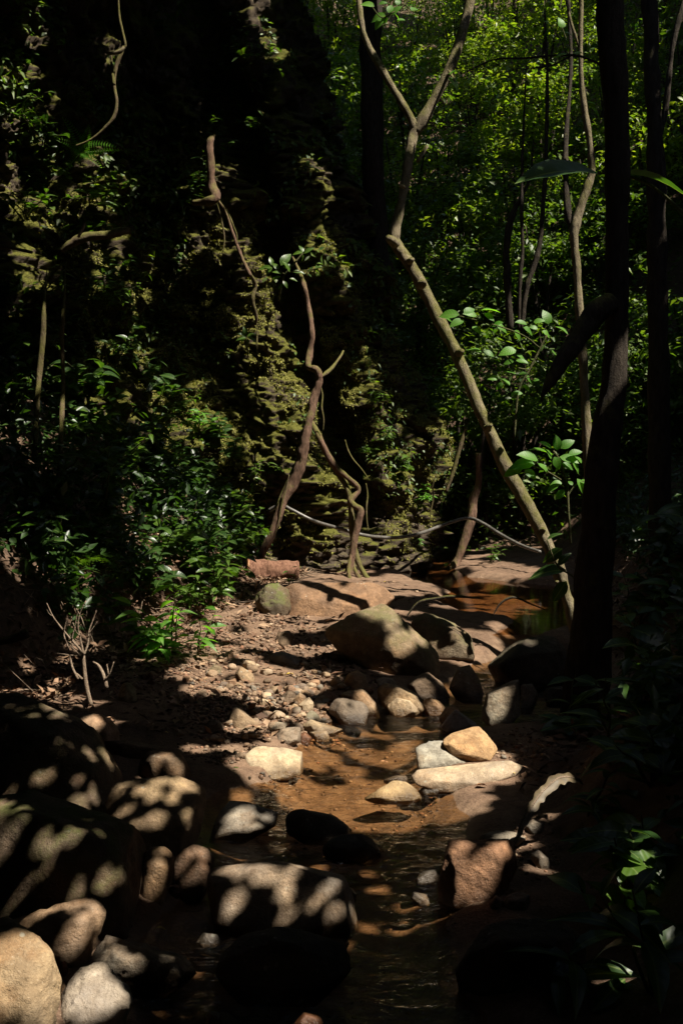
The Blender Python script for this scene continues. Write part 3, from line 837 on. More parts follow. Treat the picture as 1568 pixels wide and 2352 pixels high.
for poly, label, col in [
    ([(1092, 1935), (1109, 1915), (1144, 1907), (1184, 1912), (1212, 1932), (1180, 1955), (1110, 1955)], 'flat grey rock behind the top of the rust red rock', GREY),
    ([(953, 2020), (969, 2002), (999, 1997), (1016, 2017), (1005, 2032), (960, 2032)], 'dim grey stone in the water left of the rust red rock', GREY),
    ([(942, 2064), (949, 2047), (979, 2055), (986, 2074), (960, 2080)], 'small pale stone in the water below the dim grey stone', (0.42, 0.38, 0.32)),
    ([(1152, 2080), (1164, 2057), (1189, 2045), (1216, 2057), (1218, 2085), (1184, 2094)], 'dark angular stone at the lower right foot of the rust red rock', (0.2, 0.18, 0.16)),
    ([(1215, 1962), (1234, 1952), (1257, 1972), (1266, 1994), (1234, 1998)], 'grey stone with light spots under the drooping dry frond', GREY),
    ([(1122, 2076), (1138, 2056), (1156, 2068), (1150, 2088), (1128, 2090)], 'small brown stone pressed against the dark angular stone', BROWN),
    ([(1158, 2052), (1172, 2036), (1186, 2046), (1182, 2060), (1164, 2062)], 'small round stone behind the dark angular stone', BROWN),
    ([(1204, 1900), (1222, 1882), (1246, 1892), (1250, 1912), (1216, 1918)], 'pale grey stone right of the flat grey rock on the bank', GREY),
    ([(466, 2360), (474, 2322), (500, 2326), (514, 2366)], 'wet shining stone at the bottom edge of the picture', (0.3, 0.2, 0.14)),
    ([(664, 2365), (700, 2325), (737, 2336), (746, 2368)], 'wet reddish stone in the water at the bottom edge', (0.28, 0.14, 0.08)),
    ([(450, 2166), (468, 2143), (500, 2147), (510, 2168), (480, 2176)], 'dim smooth stone in the gap left of the black boulder', GREY),
    ([(132, 2215), (150, 2206), (158, 2228), (152, 2248), (136, 2244)], 'brick red stone between the corner boulder and the pyramid rock', (0.34, 0.12, 0.07)),
    ([(126, 2262), (142, 2250), (154, 2270), (146, 2292), (128, 2290)], 'little tan stone under the brick red stone', TAN),
    ([(386, 2040), (400, 2028), (414, 2040), (410, 2062), (390, 2064)], 'small reddish stone wedged below the upright tan rock', RED),
    ([(790, 2050), (806, 2040), (818, 2054), (816, 2072), (796, 2074)], 'small wet stone at the right end of the big pale block', BROWN),
]:
    rock(poly, label, col, 0.85, 0.3, 2.5, 0.035, name='stone')
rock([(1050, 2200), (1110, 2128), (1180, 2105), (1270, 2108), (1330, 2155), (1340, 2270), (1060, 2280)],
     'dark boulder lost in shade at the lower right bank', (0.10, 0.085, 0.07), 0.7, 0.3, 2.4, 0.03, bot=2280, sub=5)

# cobbles of the gravel bar: one object each
STONES = []
for s in range(9):
    rs = np.random.default_rng(400 + s)
    v, f = ICO[3]
    q = facet(v * rs.uniform(0.75, 1.1, 3) * [1, 0.85, 0.62], 7, rs, 0.2, (0.42, 0.72), 0.9)
    o = rs.uniform(0, 40, 3)
    q = q * (1 + 0.07 * fbm(q[:, 0] * 2 + o[0], q[:, 1] * 2 + o[1], q[:, 2] * 2 + o[2], 4))[:, None]
    STONES.append(mesh_data('cobble', q, f, ROCK))
zones = [  # cx, cy, rx, ry, count, min size, max size (px)
    (580, 1560, 190, 50, 80, 6, 17), (670, 1635, 130, 50, 95, 8, 21), (540, 1700, 80, 50, 45, 6, 16), (430, 1600, 160, 40, 35, 6, 13),
    (1190, 1730, 70, 30, 26, 5, 12), (745, 1605, 110, 40, 34, 11, 22), (640, 1790, 70, 12, 10, 4, 9), (470, 1880, 25, 50, 10, 4, 9)]
cnames = ['tan', 'brown', 'sandy', 'rust brown', 'grey', 'dark brown', 'pale']
zname = ['on the gravel below the bright green plant', 'on the gravel around the row of cobbles', 'on the gravel left of the pale oblong rock', 'on the dim gravel below the bare twig bush', 'in the pile right of the ochre wedge rock', 'beside the egg shaped stone', 'at the foot of the pale oblong rock', 'in the gap right of the broad tan boulder']
cols = [TAN, BROWN, (0.36, 0.27, 0.19), (0.3, 0.19, 0.12), GREY, (0.22, 0.17, 0.13), (0.45, 0.36, 0.26)]
for zi, (cx, cy, rx, ry, cnt, a, b) in enumerate(zones):
    for _ in range(cnt):
        an, rr = random.uniform(0, 6.283), math.sqrt(random.random())
        px, py = cx + rx * rr * math.cos(an), cy + ry * rr * math.sin(an)
        d = gd(px, py)
        c = P(px, py, d)
        w = (a + (b - a) * random.random()**2.2) * d / F
        gz = float(G(c.x, c.y))
        if gz < float(wlevel(c.y)) - 0.02:
            continue
        ci = random.randrange(len(cols))
        wpx = w * F / d
        sz = 'fist sized' if wpx > 13 else 'small' if wpx > 8.5 else 'tiny'
        o = obj('cobble', random.choice(STONES), loc=(c.x, c.y, gz + w * 0.30), category='rock', group='cobbles lying on the gravel', label=sz + ' ' + cnames[ci] + ' cobble ' + zname[zi])
        o.scale = (w, w, w)
        o.rotation_euler = (random.uniform(-.3, .3), random.uniform(-.3, .3), random.uniform(0, 6.28))
        cc = cols[ci]
        o.color = (*cc, 1)
        o['moss'] = 0.0


# pebbles, beyond counting
def pebbles():
    v0, f0 = ICO[1]
    V, Fc, n = [], [], 0
    zs = [(600, 1550, 230, 70, 3600), (600, 1650, 190, 60, 2700), (500, 1720, 100, 60, 1200), (380, 1590, 200, 50, 1000), (1190, 1735, 110, 40, 500), (880, 1430, 120, 60, 150), (1230, 1980, 60, 90, 150), (820, 1790, 200, 130, 1100), (800, 2100, 250, 200, 500)]
    for cx, cy, rx, ry, cnt in zs:
        for _ in range(cnt):
            an, rr = random.uniform(0, 6.283), math.sqrt(random.random())
            px, py = cx + rx * rr * math.cos(an), cy + ry * rr * math.sin(an)
            d = max(3.0, 3580 / (py - HY))
            x, y = (px - CX) / F * d, d
            if random.random() > 0.35 + 0.9 * (float(vnoise(x * 1.9, y * 1.3, 5.5)) + .35):
                continue
            z = float(G(x, y))
            w = random.uniform(2.0, 6.5) * d / F * (0.6 + 0.8 * random.random())
            q = v0 * RNG.uniform(0.55, 1.2, v0.shape) * [1, 0.9, 0.6] * w
            a = random.uniform(0, 6.28)
            ca, sa = math.cos(a), math.sin(a)
            q = np.stack([q[:, 0] * ca - q[:, 1] * sa, q[:, 0] * sa + q[:, 1] * ca, q[:, 2]], 1) + [x, y, z + w * 0.2]
            V.append(q)
            Fc.append(f0 + n)
            n += len(v0)
    obj('pebbles', mesh_data('pebbles', np.concatenate(V), np.concatenate(Fc), PEB, False), kind='stuff', label='fine gravel of pebbles covering the bank beside the stream', category='gravel')


pebbles()


# ---------------------------------------------------------------- tubes: trunks, roots, vines
def tube_mesh(name, pts, radii, mat, sides=12, seg=14, wob=0.08, freq=6.0, seed=0, caps=True):
    pts, radii = np.asarray(pts, float), np.asarray(radii, float)
    n = max(4, (len(pts) - 1) * seg + 1)
    c = catmull(np.column_stack([pts, radii]), n) if len(pts) > 2 else np.column_stack([np.linspace(pts[0], pts[-1], n), np.linspace(radii[0], radii[-1], n)])
    p, r = c[:, :3], np.clip(c[:, 3], 0.0008, None)
    t = np.gradient(p, axis=0)
    t /= np.linalg.norm(t, axis=1, keepdims=True) + 1e-12
    up = np.array([0, 1, 0]) if abs(t[0][1]) < 0.9 else np.array([1, 0, 0])
    u = np.cross(t[0], up)
    u /= np.linalg.norm(u)
    U = [u]
    for k in range(1, n):
        u = U[-1] - t[k] * np.dot(U[-1], t[k])
        U.append(u / (np.linalg.norm(u) + 1e-12))
    U = np.array(U)
    W = np.cross(t, U)
    a = np.linspace(0, 2 * np.pi, sides, endpoint=False)
    ring = p[:, None, :] + r[:, None, None] * (np.cos(a)[None, :, None] * U[:, None, :] + np.sin(a)[None, :, None] * W[:, None, :])
    v = ring.reshape(-1, 3)
    cc = np.repeat(p, sides, 0)
    rr = np.repeat(r, sides)
    fq = freq
    nz = fbm(v[:, 0] * fq + seed, v[:, 1] * fq, v[:, 2] * fq, 3)
    n2 = fbm(v[:, 0] * fq * 5 + seed, v[:, 1] * fq * 5, v[:, 2] * fq * 5, 2)
    v = cc + (v - cc) * (1 + wob * nz * 1.6 + wob * 0.5 * n2)[:, None]
    f = []
    for k in range(n - 1):
        for j in range(sides):
            f.append((k * sides + j, k * sides + (j + 1) % sides, (k + 1) * sides + (j + 1) % sides, (k + 1) * sides + j))
    f = [tuple(q) for q in f]
    if caps:
        f.append(tuple(range(sides))[::-1])
        f.append(tuple((n - 1) * sides + j for j in range(sides)))
    return mesh_data(name, v, f, mat)


def pix(path):
    """[(px, py, depth, width_px)] -> points, radii"""
    return [P(a, b, d) for a, b, d, w in path], [w * 0.5 * d / F for a, b, d, w in path]


def part_tube(name, path, mat, parent, origin, **kw):
    kw.setdefault('wob', 0.13)
    pts, rad = pix(path)
    pts = [p - Vector(origin) for p in pts]
    return obj(name, tube_mesh(name, pts, rad, mat, **kw), parent)


def lone_tube(name, path, mat, label, cat, **kw):
    kw.setdefault('wob', 0.16)
    pts, rad = pix(path)
    o = pts[0]
    g = kw.pop('group', None)
    ob = obj(name, tube_mesh(name, [p - o for p in pts], rad, mat, **kw), loc=o, label=label, category=cat)
    if g:
        ob['group'] = g
    return ob


# ---------------------------------------------------------------- leaves
def leaf_mesh(name, width, mat, droop=0.18, fold=0.12, kind='ovate', n=7, wav=0.0):
    xs = np.linspace(0, 1, n)
    if kind == 'ovate':
        w = np.sin(np.pi * xs**0.8)**0.85
    elif kind == 'lance':
        w = np.sin(np.pi * xs**0.85)**1.1
    else:
        w = np.sin(np.pi * np.clip(xs, 0, 1)**0.5)**0.7
    w = np.clip(w, 0.0, None) * width * 0.5
    w[0] = max(w[0], 0.01)
    z = -droop * xs**2 + 0.06 * np.sin(np.pi * xs)
    V, Fc = [], []
    for k in range(n):
        e = wav * math.sin(k * 2.1)
        V += [(xs[k], -w[k], z[k] + fold * w[k] + e), (xs[k], 0, z[k]), (xs[k], w[k], z[k] + fold * w[k] - e)]
    for k in range(n - 1):
        a = 3 * k
        Fc += [(a, a + 1, a + 4, a + 3), (a + 1, a + 2, a + 5, a + 4)]
    return mesh_data(name, V, Fc, mat)


MATS = {'mid': LEAF_MID, 'dark': LEAF_DARK, 'bright': LEAF_BRIGHT}
LEAVES = {}
for mk, mm in MATS.items():
    LEAVES['ovate', mk] = [leaf_mesh('leaf', 0.46, mm, 0.16, 0.25, wav=0.0), leaf_mesh('leaf', 0.52, mm, 0.30, 0.15), leaf_mesh('leaf', 0.42, mm, 0.05, 0.3, wav=0.012)]
    LEAVES['lance', mk] = [leaf_mesh('leaf', 0.27, mm, 0.30, 0.25, 'lance'), leaf_mesh('leaf', 0.31, mm, 0.15, 0.3, 'lance'), leaf_mesh('leaf', 0.24, mm, 0.42, 0.2, 'lance')]
    LEAVES['broad', mk] = [leaf_mesh('leaf', 0.60, mm, 0.14, 0.15), leaf_mesh('leaf', 0.66, mm, 0.28, 0.10, wav=0.015), leaf_mesh('leaf', 0.55, mm, 0.06, 0.22, wav=0.01)]
    LEAVES['heart', mk] = [leaf_mesh('leaf', 0.82, mm, 0.2, 0.1, 'heart'), leaf_mesh('leaf', 0.74, mm, 0.32, 0.14, 'heart', wav=0.012)]


def frame(base, along, normal, length):
    x = along.normalized()
    z = (normal - x * normal.dot(x))
    if z.length < 1e-4:
        z = Vector((0, 0, 1)) - x * x.z
    z.normalize()
    y = z.cross(x)
    m = Matrix((x, y, z)).transposed().to_4x4() @ Matrix.Scale(length, 4)
    m.translation = base
    return m


def add_leaf(parent, origin, base, along, normal, length, kind, mk, name='leaf'):
    o = bpy.data.objects.new(name, random.choice(LEAVES[kind, mk]))
    link(o, parent)
    o.matrix_local = frame(Vector(base) - Vector(origin), along, normal, length)
    return o


def rv(s=1.0):
    return Vector((random.gauss(0, s), random.gauss(0, s), random.gauss(0, s)))


def shrub(name, label, base, grow, nst, h, spread, ll, kind, mk, nleaf, group=None, cat='plant', whorl=False, lean=0.25):
    base = Vector(base)
    root = empty(name, base, label, cat, group)
    grow = Vector(grow).normalized()
    per = max(3, nleaf // nst)
    for s in range(nst):
        dr = (grow + rv(0.30) + Vector((0, -lean * 0.6, 0))).normalized()
        hh = h * random.uniform(0.6, 1.1)
        side = rv(1.0) * spread * 0.22
        pts = [Vector((0, 0, -0.02)) + side * 0.1]
        for k in range(1, 5):
            f = k / 4
            pts.append(dr * hh * f + side * f + Vector((0, 0, -0.12 * hh * f * f)) + rv(0.02 * h))
        rad = [0.009 * (0.5 + h) * (1 - 0.75 * k / 4) for k in range(5)]
        obj('stem', tube_mesh('stem', pts, rad, STEM, sides=6, seg=3, wob=0.05), root)
        for k in range(per):
            f = 0.25 + 0.75 * (k + random.random()) / per
            if whorl:
                f = 0.5 + 0.5 * round(f * 3) / 3
            f = min(f, 0.999)
            i = int(f * 4)
            b = pts[i].lerp(pts[i + 1], f * 4 - i)
            az = k * 2.4 + random.uniform(-.5, .5)
            out = Vector((math.cos(az), math.sin(az) - 0.25, random.uniform(-0.25, 0.45)))
            nn = Vector((random.gauss(0, .3), -0.35 + random.gauss(0, .3), 1))
            add_leaf(root, (0, 0, 0), b, out, nn, ll * random.uniform(0.65, 1.2), kind, mk)
    return root


def sprig(name, label, leaves, d, stems, kind, mk, width=None, cat='plant', mat=STEM, jit=0.1):
    """leaves: ((base px, base py), (tip px, tip py)); stems: tube paths in pixels"""
    o = P(stems[0][0][0], stems[0][0][1], stems[0][0][2])
    root = empty(name, o, label, cat)
    for st in stems:
        part_tube('stem', st, mat, root, o, sides=7, seg=6, wob=0.05)
    for (a, b) in leaves:
        dd = d + random.uniform(-jit, jit)
        A, B = P(a[0], a[1], dd), P(b[0], b[1], dd + random.uniform(-0.05, 0.05))
        al = B - A
        nn = Vector((random.gauss(0.2, .3), -0.85 + random.gauss(0, .3), 0.75))
        add_leaf(root, o, A, al, nn, al.length * 1.05, kind, mk)
    return root


def c2(x, y): return (784.3 + x * 0.5, y * 0.5)
def c4(x, y): return (784.3 + x * 0.5, 784.3 + y * 0.5)
def c1(x, y): return (x * 0.5, y * 0.5)
def c3(x, y): return (x * 0.5, 784.3 + y * 0.5)


def lv(fn, lst): return [(fn(a, b), fn(c, e)) for a, b, c, e in lst]


# ---------------------------------------------------------------- trees
B0 = gd(1335, 1490)
o = P(1340, 1500, B0)
T = empty('leaning_tree', o, 'slender leaning tree with pale lichen bark that forks in a Y', 'tree')
part_tube('trunk', [(1345, 1515, B0, 39), (1335, 1480, B0, 34), (1300, 1370, B0, 30), (1265, 1270, B0, 30), (1215, 1170, B0 + .05, 30), (1160, 1070, B0 + .1, 30), (1105, 950, B0 + .15, 29), (1060, 840, B0 + .2, 28),
                    (1000, 720, B0 + .3, 27), (945, 615, B0 + .35, 26), (912, 565, B0 + .4, 27), (906, 535, B0 + .4, 24), (922, 460, B0 + .42, 22), (938, 370, B0 + .45, 21), (950, 310, B0 + .5, 24), (958, 285, B0 + .5, 20)], BARK_GREEN, T, o, sides=18, seg=14, wob=0.12)
l1 = part_tube('limb', [(955, 305, B0 + .5, 20), (935, 258, B0 + .5, 18), (895, 190, B0 + .55, 16), (845, 105, B0 + .6, 15), (829, 50, B0 + .6, 14), (820, -60, B0 + .7, 13)], BARK_GREEN, T, o, seg=10)
l2 = part_tube('limb', [(955, 305, B0 + .5, 22), (985, 250, B0 + .5, 24), (1015, 195, B0 + .5, 23), (1040, 140, B0 + .5, 22), (1062, 70, B0 + .55, 21), (1095, -60, B0 + .6, 20)], BARK_GREEN, T, o, seg=10)
part_tube('knot', [(908, 560, B0 + .38, 26), (898, 552, B0 + .3, 22), (890, 545, B0 + .26, 14)], BARK_GREEN, T, o, seg=5)
part_tube('knot', [(940, 600, B0 + .3, 18), (946, 596, B0 + .22, 12)], BARK_GREEN, T, o, seg=5)
part_tube('knot', [(980, 335, B0 + .45, 10), (958, 372, B0 + .42, 8)], BARK_GREEN, T, o, seg=5)
for kx, ky, w0, ex, ey in [(1052, 812, 16, 1062, 806), (1118, 985, 15, 1128, 975), (1240, 1222, 16, 1250, 1214), (1285, 1330, 14, 1276, 1338), (966, 655, 15, 976, 646), (928, 430, 10, 916, 424)]:
    part_tube('knot', [(kx, ky, B0 + .2 if ky < 900 else B0 + .05, w0 * 1.3), ((kx + ex) / 2, (ky + ey) / 2, B0 + .12 if ky < 900 else B0 - .02, w0), (ex, ey, B0 + .08 if ky < 900 else B0 - .05, w0 * .45)], BARK_GREEN, T, o, seg=4, sides=9, wob=.2)
part_tube('twig', [(1032, 165, B0 + .45, 8), (1040, 180, B0 + .3, 5), (1046, 192, B0 + .28, 3)], BARK_GREEN, T, o, seg=4, sides=6)
for a, b in lv(c2, [(490, 355, 535, 405), (490, 342, 540, 325), (500, 345, 520, 318)]):
    A, Bq = P(*a, B0 + .3), P(*b, B0 + .25)
    add_leaf(T, o, A, Bq - A, Vector((0.2, -0.7, 0.6)), (Bq - A).length * 1.05, 'ovate', 'bright')

D1 = 6.2
o = P(1350, 1600, D1)
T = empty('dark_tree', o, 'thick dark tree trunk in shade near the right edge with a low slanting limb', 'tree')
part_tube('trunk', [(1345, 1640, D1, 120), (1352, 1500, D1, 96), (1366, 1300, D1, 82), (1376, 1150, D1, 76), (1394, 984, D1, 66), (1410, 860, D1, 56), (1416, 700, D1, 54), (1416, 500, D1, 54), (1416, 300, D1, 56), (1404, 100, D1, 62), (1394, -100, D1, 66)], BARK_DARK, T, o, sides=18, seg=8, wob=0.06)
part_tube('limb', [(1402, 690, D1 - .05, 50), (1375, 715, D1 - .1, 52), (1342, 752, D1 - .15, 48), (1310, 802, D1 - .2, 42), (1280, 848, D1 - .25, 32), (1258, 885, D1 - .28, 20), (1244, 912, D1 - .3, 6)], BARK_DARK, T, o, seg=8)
D2 = 9.0
o = P(1512, 1250, D2)
T = empty('dark_tree', o, 'slimmer dark tree trunk at the far right edge behind the thick one', 'tree')
part_tube('trunk', [(1515, 1300, D2, 52), (1512, 900, D2, 46), (1508, 600, D2, 44), (1505, 350, D2, 40), (1496, 150, D2, 34), (1488, -80, D2, 32)], BARK_DARK, T, o, sides=14, seg=8)
part_tube('limb', [(1510, 330, D2, 18), (1528, 240, D2, 14), (1545, 100, D2, 12), (1575, -20, D2, 10)], BARK_DARK, T, o, seg=6)
D3 = 10.0
o = P(1352, 1330, D3)
T = empty('pole_tree', o, 'thin crooked sunlit tree stem beside the thick dark trunk', 'tree')
part_tube('trunk', [(1352, 1350, D3, 22), (1349, 1084, D3, 20), (1342, 909, D3, 20), (1336, 800, D3, 19), (1330, 725, D3, 19), (1324, 625, D3, 19), (1317, 545, D3, 20), (1326, 495, D3, 24), (1346, 435, D3, 22), (1358, 385, D3, 17), (1350, 305, D3, 15), (1339, 235, D3, 13), (1332, 120, D3, 11), (1336, -60, D3, 10)], BARK_GREEN, T, o, seg=8)
part_tube('limb', [(1318, 530, D3, 16), (1306, 495, D3 + .05, 20), (1300, 440, D3 + .1, 16), (1298, 330, D3 + .2, 12), (1310, 150, D3 + .4, 9), (1302, -40, D3 + .5, 8)], BARK_DARK, T, o, seg=8)
part_tube('limb', [(1330, 110, D3, 7), (1310, 50, D3, 6), (1296, -20, D3, 5)], BARK_GREEN, T, o, seg=5)
D4 = 15.0
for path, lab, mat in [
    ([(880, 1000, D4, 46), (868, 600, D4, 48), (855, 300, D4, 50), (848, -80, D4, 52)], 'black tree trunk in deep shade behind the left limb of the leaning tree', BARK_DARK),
    ([(1196, 760, 13.5, 12), (1208, 665, 13.5, 12), (1226, 610, 13.5, 12), (1238, 560, 13.5, 12), (1246, 480, 13.5, 11), (1252, 380, 13.5, 10), (1256, 180, 13.5, 8), (1250, 20, 13.5, 4)], 'thin dark curved stem in front of the sunlit foliage, right of two', BARK_DARK),
    ([(1190, 760, 13.2, 8), (1194, 640, 13.2, 8), (1199, 575, 13.2, 8), (1197, 465, 13.2, 7), (1200, 330, 13.2, 6), (1208, 150, 13.2, 3)], 'thin dark upright stem in front of the sunlit foliage, left of two', BARK_DARK),
    ([(1172, 760, 13.8, 17), (1164, 640, 13.8, 16), (1164, 550, 13.8, 15), (1177, 490, 13.8, 12), (1200, 445, 13.8, 8), (1218, 400, 13.8, 6), (1224, 320, 13.8, 3)], 'dark slightly bent stem left of the two thin stems below the big dark leaf', BARK_DARK),
]:
    o = P(*path[0][:3])
    T = empty('forest_tree', o, lab, 'tree')
    part_tube('trunk', path, mat, T, o, seg=8)

# roots and vines on the cliff
lone_tube('hanging_root', [(490, 310, 11.6, 14), (482, 330, 11.5, 19), (484, 380, 11.5, 19), (488, 430, 11.5, 20), (496, 452, 11.4, 20), (480, 462, 11.4, 18), (445, 466, 11.5, 14)], BARK_RED, 'thick bent red brown root high on the dark cliff', 'root', seg=8)
lone_tube('hanging_root', [(498, 455, 11.4, 8), (520, 490, 11.4, 7), (536, 540, 11.4, 8), (555, 590, 11.4, 9), (576, 634, 11.3, 9)], BARK_RED, 'thin pinkish root running down from the thick bent root', 'root', seg=8, sides=8)
lone_tube('hanging_root', [(576, 630, 11.3, 9), (586, 655, 11.4, 12), (580, 690, 11.4, 10), (588, 740, 11.5, 9), (552, 756, 11.5, 8)], BARK_MOSS, 'mossy looping root on the rim of the lit cliff edge', 'root', seg=8, sides=8)
lone_tube('hanging_root', [(672, 590, 13.2, 6), (688, 625, 12.8, 8), (700, 660, 12.45, 10), (708, 700, 12.4, 11), (716, 760, 12.3, 13), (711, 810, 12.3, 15), (708, 842, 12.2, 15), (728, 850, 12.1, 17), (732, 872, 12.1, 18), (722, 910, 12.1, 18), (714, 945, 12.05, 18), (706, 990, 12.0, 20), (697, 1030, 12.0, 22), (688, 1075, 12.0, 22), (668, 1120, 12.0, 22), (645, 1165, 11.95, 20), (625, 1225, 11.9, 18), (598, 1280, 11.9, 17)], BARK_RED, 'long thick twisting root hanging down the middle of the cliff', 'root', seg=9)
lone_tube('hanging_root', [(728, 868, 12.1, 9), (742, 862, 12.15, 9), (762, 845, 12.3, 8), (782, 818, 12.5, 6), (788, 806, 12.6, 4)], BARK_MOSS, 'short mossy side root at the bend of the long twisting root', 'root', seg=8, sides=8)
lone_tube('hanging_root', [(692, 1040, 12.05, 10), (660, 1110, 12.05, 10), (640, 1160, 12.0, 9), (636, 1190, 12.0, 9)], BARK_MOSS, 'thin root alongside the lower half of the long twisting root', 'root', seg=8, sides=8)
for k, (x0, y0, x1, y1, dd) in enumerate([(664, 1090, 632, 1230, 11.9), (734, 880, 742, 990, 12.15), (590, 740, 600, 860, 11.6), (700, 960, 690, 1060, 12.0), (792, 1010, 846, 1100, 12.3), (500, 470, 512, 580, 11.4), (1000, 1090, 986, 1200, 13.2), (520, 480, 545, 560, 11.3), (840, 1110, 846, 1220, 12.4)]):
    mx, my = (x0 + x1) / 2 + random.uniform(-10, 10), (y0 + y1) / 2
    lone_tube('hanging_root', [(x0, y0, dd, 4), ((x0 + mx) / 2 + random.uniform(-5, 5), (y0 + my) / 2, dd, 4), (mx, my, dd - .03, 3.5), ((x1 + mx) / 2 + random.uniform(-5, 5), (y1 + my) / 2, dd - .04, 3), (x1, y1, dd - .05, 2)], BARK_MOSS,
              ['thin rootlet left of the foot of the long twisting root', 'thin rootlet right of the bend of the long twisting root', 'thin rootlet on the lit cliff rim', 'thin rootlet crossing the middle of the long root', 'thin rootlet above the braided roots', 'thin rootlet below the thick bent root', 'thin rootlet above the middle of the pipe', 'thinner rootlet beside the thin pinkish root', 'thin rootlet right of the braided roots'][k], 'root', seg=6, sides=6)
D5 = 12.15
o = P(830, 1338, D5)
T = empty('branching_root', o, 'tangle of braided roots with splayed feet left of the pipe sag', 'root')
part_tube('strand', [(706, 955, D5 + .7, 10), (718, 975, D5 + .3, 13), (732, 1002, D5, 14), (752, 1045, D5, 14), (772, 1075, D5, 13), (795, 1095, D5, 13), (818, 1115, D5, 12), (822, 1130, D5, 12), (806, 1148, D5 - .05, 14), (812, 1160, D5 - .08, 14), (828, 1172, D5 - .1, 15), (822, 1200, D5 - .1, 16), (814, 1240, D5 - .12, 17), (806, 1290, D5 - .15, 17), (802, 1318, D5 - .2, 15), (784, 1340, D5 - .3, 10)], BARK_RED, T, o, seg=7)
part_tube('strand', [(740, 1030, D5 + .05, 11), (778, 1090, D5 + .05, 12), (800, 1130, D5 + .02, 12), (806, 1180, D5, 12), (810, 1240, D5, 13), (822, 1290, D5 - .05, 14), (838, 1320, D5 - .15, 13), (856, 1340, D5 - .3, 9)], BARK_MOSS, T, o, seg=7)
part_tube('strand', [(806, 1290, D5 - .1, 11), (818, 1315, D5 - .2, 11), (832, 1340, D5 - .35, 8)], BARK_RED, T, o, seg=6)
part_tube('strand', [(803, 1300, D5 - .15, 10), (790, 1312, D5 - .2, 9), (772, 1318, D5 - .25, 7)], BARK_RED, T, o, seg=6)
part_tube('strand', [(812, 1250, D5 - .1, 8), (800, 1310, D5 - .25, 9), (808, 1345, D5 - .4, 7)], BARK_RED, T, o, seg=6)
D6 = 14.0
o = P(1040, 1300, D6)
T = empty('branching_root', o, 'dark leaning root post that props the pipe beside the cliff hollow', 'root')
part_tube('strand', [(1098, 1040, D6, 14), (1098, 1110, D6, 15), (1086, 1150, D6, 20), (1082, 1190, D6 - .05, 22), (1066, 1240, D6 - .1, 20), (1048, 1290, D6 - .15, 20), (1042, 1310, D6 - .2, 22)], BARK_RED, T, o, seg=8)
part_tube('strand', [(1070, 980, D6 - .1, 8), (1055, 1030, D6 - .1, 9), (1038, 1090, D6 - .1, 9), (1024, 1130, D6 - .1, 8)], BARK_MOSS, T, o, seg=8, sides=8)
part_tube('strand', [(1112, 980, D6, 9), (1104, 1060, D6, 10), (1096, 1140, D6, 9)], BARK_DARK, T, o, seg=8, sides=8)
lone_tube('vine', [(272, -20, 10.2, 4), (275, 40, 10.2, 5), (288, 100, 10.2, 6), (284, 112, 10.2, 8), (268, 150, 10.2, 9), (262, 190, 10.2, 8), (268, 235, 10.2, 8), (262, 268, 10.2, 8), (240, 295, 10.2, 7), (210, 320, 10.2, 6), (175, 335, 10.2, 5)], BARK_MOSS, 'hanging vine curling leftwards at the upper left over a dark hollow', 'vine', seg=10, sides=8, wob=0.15)
lone_tube('vine', [(240, 110, 10.1, 10), (250, 122, 10.1, 11), (275, 118, 10.1, 14), (286, 108, 10.1, 12)], BARK_GREEN, 'broken pale branch stub caught on the hanging vine', 'branch', seg=8, sides=8, wob=0.2)
lone_tube('vine', [(256, 122, 10.15, 5), (258, 160, 10.15, 7), (262, 195, 10.15, 7)], BARK_MOSS, 'short mossy vine strand doubled beside the hanging vine', 'vine', seg=8, sides=7, wob=0.15)
lone_tube('fallen_branch', [(140, 575, 9.6, 20), (165, 560, 9.6, 22), (200, 545, 9.6, 20), (245, 540, 9.6, 20), (298, 528, 9.7, 22)], BARK_MOSS, 'mossy fallen log lying across the upper left bank', 'log', seg=8)
lone_tube('fallen_branch', [(-20, 560, 9.0, 9), (30, 570, 9.0, 9), (75, 580, 9.0, 8)], BARK_MOSS, 'thin mossy stick at the left edge beside the mossy fallen log', 'branch', seg=6, sides=8)
lone_tube('fallen_branch', [(180, 545, 9.4, 12), (190, 525, 9.4, 10), (194, 512, 9.4, 7)], TWIG, 'pale broken stub standing on the mossy fallen log', 'branch', seg=5, sides=8)
lone_tube('fallen_branch', [(-20, 1478, 6.6, 22), (30, 1468, 6.6, 24), (64, 1455, 6.6, 22)], BARK_DARK, 'grey branch end poking in at the left edge above the big dark boulder', 'branch', seg=6)
lone_tube('fallen_branch', [(968, 1392, 9.6, 6), (1010, 1402, 9.5, 7), (1060, 1416, 9.3, 7), (1125, 1424, 9.2, 5)], TWIG, 'long thin stick lying at the near edge of the pool', 'branch', seg=6, sides=7)
lone_tube('fallen_branch', [(930, 1420, 8.2, 5), (960, 1385, 8.2, 6), (1000, 1375, 8.2, 5), (1042, 1370, 8.2, 7), (1100, 1374, 8.2, 4)], BARK_DARK, 'black arched twig against the brown pool, left one', 'branch', seg=7, sides=7)
lone_tube('fallen_branch', [(1130, 1415, 8.0, 4), (1150, 1385, 8.0, 5), (1180, 1372, 8.0, 5), (1220, 1388, 8.0, 4), (1250, 1400, 8.0, 3)], BARK_DARK, 'black arched twig against the brown pool, right one', 'branch', seg=7, sides=7)
trunk_w = [(108, 620, 9.0, 3), (102, 700, 8.7, 9), (98, 780, 8.7, 13), (90, 870, 8.7, 14), (84, 960, 8.6, 14), (80, 1060, 8.5, 15)]
lone_tube('mossy_stem', trunk_w, BARK_MOSS, 'mossy upright stem at the left edge, left of a pair', 'stem', seg=6)
